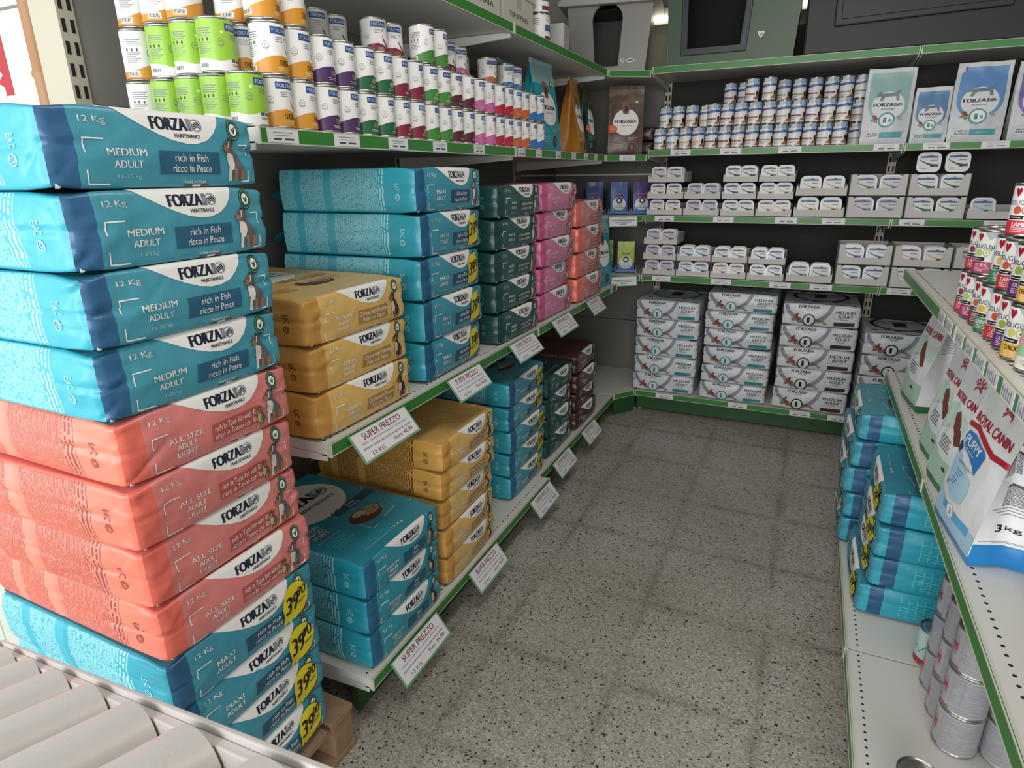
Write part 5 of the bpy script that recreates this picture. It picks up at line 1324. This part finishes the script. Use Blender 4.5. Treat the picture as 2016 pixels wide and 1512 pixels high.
mb = MB(); mb.prism([(-.38, .155), (.32, .172), (.335, .46), (-.39, .46)], .0142, .019, mat('#0A0A0C', .45), lambda p, q: (q, p[0], p[1])); mb.build('panel_inset', root, .004)
root = empty('plastic_storage_chest', (1.10, 4.005, 2.114), R(-90)); tag(root, 'dark chest at the right end of the top shelf, cut by the photo edge', 'chest')
mb = MB(); mb.prism([(-.12, 0), (.4, 0), (.42, .4), (-.13, .4)], -.36, 0, mat('#22282A', .45), lambda p, q: (q, p[0], p[1])); mb.build('chest_body', root, .01)

# ------------------------------------------------------------------ right shelves
FR = dict(red=('#C4303E', 'LAMB', ('#8A3A48', '#B86A4A')), pink=('#B02A66', 'PORK', ('#B9C46A', '#A8BE5A')), wine=('#8E2444', 'BEEF', ('#C4683C', '#D08A4A')), green=('#3E8A5A', 'RABBIT', ('#D9B33A', '#C9A030')), lamb=('#C8333F', 'LAMB', ('#C0503C', '#B8402E')), purple=('#5E2C74', 'DUCK', ('#8AA83A', '#7A4636')), yellow=('#E0AE38', 'CHICKEN', ('#C9C064', '#B8B84A')))
HT = {}
for k, (c, wd, fr) in FR.items(): HT[k] = [tin('food_tin', .0785, .112, LBL, heart_tin_art(c, wd, fr)), False]
GR = 'heart labelled tins on the right shelf'; ZR = 1.1655
def put_ht(k, x, y, z, rz, label):
    if HT[k][1]: return dup(HT[k][0], (x, y, z), rz, label, GR)
    HT[k][1] = True; o = HT[k][0]; o.location = (x, y, z); o.rotation_euler = (0, 0, rz); tag(o, label, 'tin', GR); return o
order = ['red', 'pink', 'wine', 'green', 'lamb', 'purple', 'yellow']
nice = dict(red='coral red', pink='magenta pork', wine='wine red beef', green='green rabbit', lamb='red lamb', purple='purple duck', yellow='yellow chicken')
YR = [2.045, 1.965, 1.880, 1.797, 1.712, 1.627, 1.542]
RZ = R(-143)
for k, y in zip(order, YR): put_ht(k, .428+rnd.uniform(-.003, .003), y, ZR, RZ+rnd.uniform(-.12, .12), f'{nice[k]} tin with a heart, lower row on the right shelf')
for k, y in (('red', 2.045), ('pink', 1.965), ('green', 1.797), ('lamb', 1.712), ('purple', 1.627), ('yellow', 1.542)): put_ht(k, .432+rnd.uniform(-.003, .003), y, ZR+.1125, RZ+rnd.uniform(-.12, .12), f'{nice[k]} tin with a heart, upper row on the right shelf')
put_ht('lamb', .440, 1.770, ZR+.2255, RZ+.05, 'red lamb tin alone on the third layer at the photo edge')
for i, (k, y) in enumerate((('wine', 1.88), ('green', 1.797), ('lamb', 1.712), ('purple', 1.627))): put_ht(k, .515, y, ZR, RZ, f'{nice[k]} tin in the second row behind, {ORD[i]} from the far end')
def mint_art(H=.112, D=.0785):
    a = Art(); pr = math.pi*D/2; X = lambda f: f*pr
    a.rect(-pr, .070, pr, .092, mat('#A9C9A4', .4), 1); a.rect(-pr, .050, pr, .070, mat('#E0A0A4', .4), 1); a.rect(-pr, .030, pr, .050, mat('#9CC49A', .4), 1)
    a.text('4%', X(.08), .038, .020, .010, mat('#2A4A34', .5), 2, .02); a.text('P', X(-.05), .082, .010, .013, WHITE, 2, .02)
    a.ell(X(.06), .017, .012, .005, mat('#B8A07C', .5), 1, 14); a.ell(X(-.04), .020, .006, .005, mat('#D0C8B0', .5), 2, 10); a.ell(X(.0), .099, .012, .004, mat('#8E7A6C', .5), 2, 12)
    return a
mt = tin('food_tin', .0785, .112, LBL, mint_art()); place(mt, 'white tin with mint and pink bands nearest on the right shelf', 'tin', (.430, 1.448, ZR), RZ, GR)
dup(mt, (.432, 1.362, ZR), RZ+.2, 'white tin with mint and pink bands cut by the right photo edge', GR)

# ROYAL CANIN bags on the right middle shelf
RC = mat('#DEDFDE', .36, 0, .22, 20); RCR = mat('#A81E2E', .45)
ZM = .7445
def paw(a, cx, cy, s, m, layer=2):
    for k, t in enumerate((150, 118, 86, 54, 24)): a.ell(cx+.95*s*math.cos(R(t)), cy+.62*s*math.sin(R(t)), .13*s, .16*s, m, layer, 12)
    for k, t in enumerate((156, 116, 72, 30)): a.ell(cx+.56*s*math.cos(R(t)), cy+.30*s*math.sin(R(t)), .13*s, .16*s, m, layer, 12)
    a.ring(cx, cy-.55*s, .72*s, .62*s, .13*s, m, layer, 16, 25, 155); a.ring(cx, cy-.62*s, .62*s, .52*s, .06*s, m, layer, 16, 20, 160)
def rc_art(w, h, kind):
    a = Art()
    paw(a, .60*w, .835*h, .150*w, RCR)
    a.text('ROYAL CANIN', .50*w, .705*h, .82*w, .056*h, RCR, 2, .03)
    if kind == 'puppy':
        pts = [(.04, .640), (.25, .655), (.48, .632), (.72, .600), (.98, .615)]
        a.line([(x*w, y*h) for x, y in pts], .012, RCR, 2)
        b = mat('#2C74B8', .4); lb = mat('#A9CBDD', .4)
        a.poly([(.10*w, .605*h), (.30*w, .618*h), (.58*w, .592*h), (.64*w, .57*h), (.60*w, .44*h), (.50*w, .475*h), (.20*w, .50*h), (.06*w, .56*h)], b, 3)
        a.text('PUPPY', .34*w, .560*h, .42*w, .055*h, WHITE, 4, .02); a.text('2-10 months', .30*w, .512*h, .30*w, .018*h, WHITE, 4)
        a.poly([(.04*w, .53*h), (.15*w, .50*h), (.10*w, .455*h), (.03*w, .47*h)], mat('#1C2C66', .4), 4)
        a.text('OPTIMAL GROWTH', .40*w, .435*h, .44*w, .016*h, mat('#7A7E86', .5), 3, 0, 4)
        a.poly([(.04*w, .45*h), (.16*w, .46*h), (.60*w, .40*h), (.64*w, .33*h), (.58*w, .24*h), (.40*w, .21*h), (.20*w, .235*h), (.06*w, .30*h)], lb, 1)
        for k in range(3): a.rect(.24*w, (.385-.018*k)*h, (.42-.03*k)*w, (.389-.018*k)*h, b, 3)
        for k in range(3): a.rect(.20*w, (.325-.018*k)*h, (.36-.03*k)*w, (.329-.018*k)*h, b, 3)
        a.ring(.14*w, .265*h, .035*w, .022*h, .0015, GREY, 3, 16); a.ell(.14*w, .268*h, .014*w, .012*h, RCR, 4, 10)
        a.poly([(0, 0), (w, 0), (w, .17*h), (.6*w, .155*h), (.3*w, .165*h), (0, .20*h)], lb, 1)
        a.rect(.22*w, .125*h, .86*w, .175*h, mat('#5FA4D0', .4), 2); a.ell(.44*w, .150*h, .09*w, .040*h, WHITE, 3, 20); a.text('3', .44*w, .15*h, .05*w, .036*h, b, 4, .03)
        a.rect(0, 0, w, .045*h, mat('#1F78B8', .35), 3)
    else:
        g = mat('#A9C9B4', .4); dg = mat('#1F6A3A', .4)
        a.poly([(0, .62*h), (.3*w, .66*h), (.7*w, .60*h), (w, .64*h), (w, .46*h), (.6*w, .52*h), (0, .42*h)], mat('#BCD4C6', .4), 1)
        a.poly([(0, .05*h), (w, .05*h), (w, .26*h), (.5*w, .24*h), (0, .30*h)], g, 1)
        a.poly([(.40*w, .60*h), (.50*w, .63*h), (.62*w, .56*h), (.72*w, .50*h), (.80*w, .42*h), (.70*w, .40*h), (.58*w, .47*h), (.48*w, .50*h)], mat('#6A3A2E', .55), 2)
        for k in range(5): a.rect(.22*w, (.40-.022*k)*h, (.62-.05*(k % 2))*w, (.407-.022*k)*h, mat('#4E5A54', .5), 2)
        a.ell(.62*w, .19*h, .08*w, .014*h, mat('#4A2E24', .6), 3, 12); a.ring(.30*w, .46*h, .05*w, .03*h, .0016, GREY, 3, 16)
        a.rect(0, 0, w, .06*h, dg, 3)
    return a
def rc_side(w, D, h, kind):
    a = Art(); u0 = w
    if kind == 'puppy':
        fp = fineprint('#C9CBCC', '#3A3C40', .0030, 'u', .38, .4, 260.0); fpg = fineprint('#C2C4C6', '#55585E', .0030, 'u', .36, .4, 260.0)
        for (x0, x1, y0, y1) in ((.14, .60, .70, .82), (.64, .98, .70, .82), (.10, .60, .545, .655), (.64, .98, .545, .655), (.34, .96, .36, .47)):
            a.rect(u0+x0*D, y0*h, u0+x1*D, y1*h, fp, 1); a.rect(u0+x0*D, (y1)*h, u0+x1*D, (y1+.014)*h, mat('#4A4C52', .5), 2)
        a.text('3', u0+.36*D, .235*h, .10*D, .042*h, BLACK, 2, .04); a.text('kg', u0+.60*D, .228*h, .22*D, .034*h, BLACK, 2, .02); a.ring(u0+.86*D, .235*h, .07*D, .020*h, .0018, BLACK, 2, 18, 30, 330); a.rect(u0+.80*D, .232*h, u0+.92*D, .237*h, BLACK, 2)
        for k in range(3): a.rect(u0+(.12+.1*k)*D, (.345-.018*k)*h, u0+.96*D, (.350-.018*k)*h, GREY, 1)
        a.rect(u0+.06*D, .155*h, u0+.96*D, .158*h, GREY, 1); a.rect(u0+.30*D, .148*h, u0+.8*D, .151*h, GREY, 1)
        a.rect(u0, 0, u0+D, .135*h, mat('#1F78B8', .35), 1)
    else:
        for k in range(12): a.rect(u0+.15*D, (.80-.022*k)*h, u0+.80*D, (.806-.022*k)*h, GREY, 1)
        a.rect(u0, 0, u0+D, .065*h, mat('#1F6A3A', .35), 2)
    return a
bd = mat('#1F78B8', .35); DKG = film('#1F4A34')
pp = upright_bag('pet_food_bag', .235, .372, .13, 301, RC, RC, rc_art(.235, .372, 'puppy'), rc_side(.235, .13, .372, 'puppy'), taper=1.35, matfn=lambda u, v: bd if v < .016 else RC, lean=.0)
place(pp, 'white and blue 3 kg puppy bag nearest on the right middle shelf', 'bag', (.436, 1.538, ZM), R(186), 'upright bags on the right middle shelf')
mg = upright_bag('pet_food_bag', .19, .345, .10, 302, RC, RC, rc_art(.19, .345, 'mini'), rc_side(.19, .10, .345, 'mini'), taper=1.4)
place(mg, 'white and mint upright bag directly behind the blue puppy bag', 'bag', (.432, 1.785, ZM), R(187), 'upright bags on the right middle shelf')
dup(mg, (.438, 1.985, ZM), R(186), 'white and mint upright bag in the middle of the right shelf row', 'upright bags on the right middle shelf')
m2 = upright_bag('pet_food_bag', .20, .366, .16, 303, RC, mat('#C4C6C8', .36, 0, .22, 20), rc_art(.20, .366, 'mini'), rc_side(.20, .16, .366, 'mini'), taper=1.8, matfn=lambda u, v: (mat('#1F6A3A', .35) if v < .020 else (RC if -0.01 <= u else mat('#C4C6C8', .36, 0, .22, 20))))
place(m2, 'white and mint upright bag farthest on the right shelf, grey text side showing', 'bag', (.473, 2.498, ZM), R(187), 'upright bags on the right middle shelf')
o = upright_bag('pet_food_bag', .24, .365, .10, 305, DKG, DKG, None, None, rough=1.8, taper=1.8)
place(o, 'dark green crumpled bag at the back of the right middle shelf', 'bag', (.685, 2.02, ZM), R(180), 'upright bags on the right middle shelf')
o = upright_bag('pet_food_bag', .24, .365, .10, 306, film('#23324E'), film('#23324E'), None, None, rough=1.6, taper=1.8)
place(o, 'dark blue bag standing behind the 3 kg puppy bag', 'bag', (.72, 1.60, ZM), R(180), 'upright bags on the right middle shelf')

# shrink-wrapped tins on the right base shelf
def streak(base, ink):
    return fineprint(base, ink, .0021, 'u', .46, .45, 24.0)
PKL = mat('#A9A9AC', .42)
def pk_art(H, D):
    a = Art(); pr = math.pi*D/2; X = lambda f: f*pr; fp = streak('#A3A3A7', '#8A8A90')
    a.rect(-pr*.98, .010, -pr*.18, H-.012, fp, 1); a.rect(pr*.02, .010, pr*.98, H-.012, fp, 1)
    a.ell(X(-.09), .060, .010, .026, mat('#B88A98', .45), 2, 16); a.text('M', X(-.09), .060, .012, .022, mat('#9E2A50', .45), 3, .03); a.rect(-pr*.25, .0075, pr*.05, .013, mat('#8E4650', .45), 2)
    return a
pk = tin('food_tin', .0985, .1175, PKL, pk_art(.1175, .0985), seg=32); first = True
GPK = 'film wrapped tins on the right base shelf'
rowsn = ('nearest', 'second', 'farthest')
for ix, xx in enumerate((.492, .593)):
    for iy, yy in enumerate((1.565, 1.667, 1.769)):
        for lv in range(3):
            if ix == 1 and lv == 2 and iy > 0: continue
            lb = f'wrapped grey tin, {("bottom", "middle", "top")[lv]} layer, {rowsn[iy]} row, {"aisle" if ix == 0 else "wall"} side of the pack'
            loc = (xx, yy, .1525+.118*lv); rz = R(-150+rnd.uniform(-25, 25))
            if first: place(pk, lb, 'tin', loc, rz, GPK); first = False
            else: dup(pk, loc, rz, lb, GPK)
fm = bpy.data.materials.new('clear_film'); fm.use_nodes = True; nt = fm.node_tree; out = nt.nodes['Material Output']
tr = nt.nodes.new('ShaderNodeBsdfTransparent'); gl = nt.nodes.new('ShaderNodeBsdfGlossy'); gl.inputs['Roughness'].default_value = .12; mx = nt.nodes.new('ShaderNodeMixShader'); mx.inputs[0].default_value = .09
nt.links.new(tr.outputs[0], mx.inputs[1]); nt.links.new(gl.outputs[0], mx.inputs[2]); nt.links.new(mx.outputs[0], out.inputs['Surface'])
us = frange(0, 1, .02); vs = frange(.158, .500, .03)
def filmfn(u, v):
    pts = rrect(.208, .312, .050, 6, .5425, 1.667); n = len(pts); q = (u % 1.0)*n; i = int(q) % n; f = q-int(q); a, b = pts[i], pts[(i+1) % n]
    pin = .004*noise.noise(Vector((u*40, v*60, 5)))
    return (a[0]*(1-f)+b[0]*f + pin, a[1]*(1-f)+b[1]*f + pin, v)
fb = MB(); Grid(us, vs, filmfn).mesh(fb, fm); o = fb.build('plastic_wrap'); tag(o, 'clear crinkled plastic film wrapped round the grey tins', 'film wrap')
ms = tin('food_tin', .088, .118, mat('#A9C4BC', .4), Art().rect(-.14, .006, .14, .022, mat('#A8203A', .4), 1).line([(-.03, .04), (-.01, .06), (.0, .04), (.02, .07)], .003, mat('#5E8A80', .4), 1))
place(ms, 'single mint tin with a red base band beside the wrapped tins', 'tin', (.482, 1.868, .1525), R(-150))
bl = tin('food_tin', .090, .110, PKL, Art()); place(bl, 'lone tin at the photo bottom, only its silver lid showing', 'tin', (.372, 1.318, .1525), 0)

# ------------------------------------------------------------------ hanging price cards
def hang(o, label, x, y, z, tilt, rz=0.0, g='hanging price cards'):
    o.location = (x, y, z); o.rotation_euler = Euler((0, -tilt, rz), 'XYZ'); tag(o, label, 'price card', g); return o
AC = 'Alimento completo per cuccioli di taglia media e grande'; AD = 'Alimento completo per cani di taglia grande'
T = R(38)
hang(price_card(('FORZA 10 PUPPY/JUNIOR MEDIUM E LARGE POLLO', AC), 'Euro 42,90'), 'green edged price card reading Euro 42,90 under the middle shelf yellow sacks', -1.0365, 1.193, .880, T)
hang(price_card(('FORZA 10 MAXI ADULT PESCE', AD), 'Euro 40,90', w=.235), 'green edged price card reading Euro 40,90 under the middle shelf teal sacks', -1.0365, 1.705, .880, T)
hang(price_card(('FORZA 10 MAXI ADULT CERVO', AD), 'Euro 46,90', w=.25), 'green edged price card under the middle shelf dark green sacks', -1.0365, 2.195, .882, T)
hang(price_card(('FORZA 10 ALL SIZE', AD), 'Euro 44,90', w=.25), 'green edged price card under the middle shelf pink sacks', -1.0365, 2.66, .882, T)
hang(price_card(('FORZA 10 LIGHT', AD), 'Euro 42,90', w=.22), 'green edged price card under the middle shelf coral sacks', -1.0365, 3.17, .882, T)
hang(price_card(('FORZA 10 PUPPY/JUNIOR MEDIUM E LARGE PESCE', AC), 'Euro 45,90'), 'green edged price card reading Euro 45,90 at the near base shelf', -.974, 1.205, .150, T)
hang(price_card(('FORZA 10 PUPPY/JUNIOR MEDIUM E LARGE POLLO', AC), 'Euro 42,90', w=.235), 'green edged price card under the base shelf yellow sacks', -.974, 1.69, .150, T)
hang(price_card(('FORZA 10 MEDIUM ADULT', AD), 'Euro 40,90', w=.24), 'green edged price card under the base shelf teal stickered sacks', -.974, 2.26, .150, T)
hang(price_card(('FORZA 10 MAXI CERVO', AD), 'Euro 46,90', w=.24), 'green edged price card under the base shelf dark green sacks', -1.024, 2.665, .150, T)
hang(price_card(('FORZA 10 ADULT', AD), 'Euro 44,90', w=.24), 'green edged price card under the base shelf brown sacks', -1.024, 3.11, .150, T)
ca = math.atan2(.152, .216)-math.pi/2
hang(small_card(.185, .062), 'white price card under the blue pouches on the corner shelf', -1.118, 3.818, 1.286, R(12), ca)
hang(small_card(.175, .060), 'white price card under the lime pouches on the corner shelf', -1.092, 3.815, .921, R(12), ca)

# ------------------------------------------------------------------ small labels in the shelf rails
LM = {}
def rail_label(w, label, loc, rz, bars=False, h=.030):
    k = (round(w, 3), bars, h)
    if k in LM: o = dup(LM[k], loc, rz, label, 'rail price labels')
    else:
        o = label_mesh(w, h, False, bars); LM[k] = o; o.location = loc; o.rotation_euler = (0, 0, rz); tag(o, label, 'price label', 'rail price labels')
    return o
LX = -1.1482
for i, (y, w) in enumerate(((1.155, .10), (1.385, .105), (1.625, .10), (1.872, .09), (2.155, .085), (2.275+.27, .075), (2.745, .065), (2.99, .065), (3.22, .06), (3.42, .055), (3.60, .05))):
    rail_label(w, f'{ORD[i]} white rail label from the near end, under the coloured tins', (LX, y, 1.6245), 0)
BY = 3.9542
for zt, xs, nm in ((1.666, (-.795, -.515, -.205, .255, .475, .72, .93), 'under the back shelf tins'), (1.290, (-.865, -.52, -.18, .06, .43, .80), 'on the upper tub shelf'), (.925, (-.86, -.50, -.17, .045, .43, .80), 'on the lower tub shelf'), (.151, (-.79, -.33, .03, .24), 'below the white sacks')):
    for i, x in enumerate(xs): rail_label(.115, f'{ORD[i]} white rail label from the left {nm}', (x, BY, zt-.0172), R(-90))
rail_label(.10, 'white rail label on the corner rail under the brown bag', (-1.073, 3.8475, 1.6245), ca)
for i, (y, bars) in enumerate(((2.065, 1), (1.955, 1), (1.815, 1), (1.705, 1), (1.595, 1), (1.49, 1), (1.375, 1), (1.27, 1))):
    rail_label(.082, f'{ORD[i]} barcode label from the far end on the right upper rail', (.3624, y+.002, 1.1465), R(180), True, .033)
rail_label(.05, 'tiny white rail label at the far end of the left middle shelf', (-1.0432, 3.66, .865), 0)

# ------------------------------------------------------------------ left side: post, poster, panel
root = empty('bamboo_post', (-1.905, 1.15, 0)); tag(root, 'tan bamboo post beside the slotted shelf upright', 'post')
mb = MB(); tan = mat('#A87E58', .5); prof = [(.024, 0)]
for k in range(1, 9): prof += [(.024, .36*k-.012), (.028, .36*k-.004), (.028, .36*k+.004), (.024, .36*k+.012)]
prof += [(.024, 2.98)]; mb.lathe(prof, tan, 14); mb.build('cane', root)
mb = MB(); mb.lathe([(.05, 0), (.05, .02), (.028, .03)], tan, 14); mb.build('base_collar', root)
root = empty('poster_banner', (0, 1.45, 0)); tag(root, 'white wall banner with a red letter at the left photo edge', 'banner')
mb = MB(); mb.box(-2.98, 0, 1.05, -2.02, .012, 2.62, mat('#E4E4E1', .5, 0, .1, 12))
g = Grid([-2.98, -2.5, -2.02], [1.05, 1.8, 2.62], lambda u, v: (u, -.0008, v)); a = Art(); rd = mat('#C8434E', .5)
a.poly([(-2.98, 2.06), (-2.595, 2.06), (-2.59, 1.819), (-2.98, 1.819)], rd, 1)
a.poly([(-2.98, 1.92), (-2.66, 1.92), (-2.632, 1.885), (-2.66, 1.868), (-2.98, 1.868)], WHITE, 2); a.poly([(-2.98, 1.855), (-2.66, 1.857), (-2.637, 1.846), (-2.634, 1.815), (-2.98, 1.815)], WHITE, 2)
g.art(mb, a); mb.build('banner_sheet', root)
mb = MB(); mb.box(-2.98, -.004, 2.076, -2.02, -.0005, 2.084, mat('#8E8C86', .5)); mb.build('seam', root)
root = empty('plastic_wall_cladding', (0, .74, 0)); tag(root, 'pale ribbed plastic cladding low behind the near stack', 'cladding')
cl = mat('#BFC4B6', .5)
for k in range(9):
    mb = MB(); mb.box(-2.70+.115*k, 0, 0, -2.70+.108+.115*k, .02, .95, cl); mb.build('rib_board', root, .003)

# slatted panel leaning at the lower left, close to the camera
d1 = Vector((.24, .962, -.128)).normalized(); e1 = Vector((.917, -.182, .354)).normalized(); nn = e1.cross(d1).normalized()
if nn.z < 0: nn = -nn
d1 = (d1 - d1.dot(e1)*e1).normalized(); nn = e1.cross(d1).normalized()
Cc = Vector((0, 0, 1.53)); S = .62
A0 = Cc + (Vector((-1.444, .56, .5)) - Cc)*S
M = Matrix((e1, d1, nn)).transposed().to_4x4(); M.translation = A0
root = empty('slatted_panel', (0, 0, 0)); root.matrix_world = M; tag(root, 'white slatted plastic panel with rounded slats at the lower left corner', 'slatted panel')
pl = mat('#CFC8C2', .42, 0, .04, 90)
pitch = .205*S; Lp = .55; x = -.235*S - pitch
mb = MB(); mb.box(-.22, -.004, -.020, .75, .006, .012, pl); mb.box(-.22, .006, .002, .75, .012, .018, pl); mb.build('edge_rim', root, .0015)
mb = MB(); mb.box(-.22, -Lp, -.022, .75, -.004, -.016, pl); mb.build('backing_sheet', root)
for k in range(8):
    sb = MB(); wd = pitch*.74; hh = pitch*.30
    pts = [(wd/2*(1-math.cos(math.pi*i/18)), -.014 + hh*math.sin(math.pi*i/18)**.85) for i in range(19)]
    x0 = x + pitch*k; n = len(pts)
    vs = [(x0+p[0], -Lp, p[1]) for p in pts] + [(x0+p[0], -.006, p[1]) for p in pts]
    sb.add(vs, [(i, i+1, n+i+1, n+i) for i in range(n-1)], pl, None, True); sb.add(vs, [tuple(range(n)), tuple(range(2*n-1, n-1, -1))], pl)
    sb.build('slat', root)
Mi = M.inverted()
for (px, py) in ((.05, -.05), (.62, -.05), (.05, -.48), (.62, -.48)):
    top = M @ Vector((px, py, -.022)); lb_ = MB()
    lb_.box(top.x-.02, top.y-.02, 0, top.x+.02, top.y+.02, top.z, pl, None)
    o = lb_.build('leg'); o.parent = root; o.matrix_parent_inverse = Mi
bpy.context.view_layer.update()
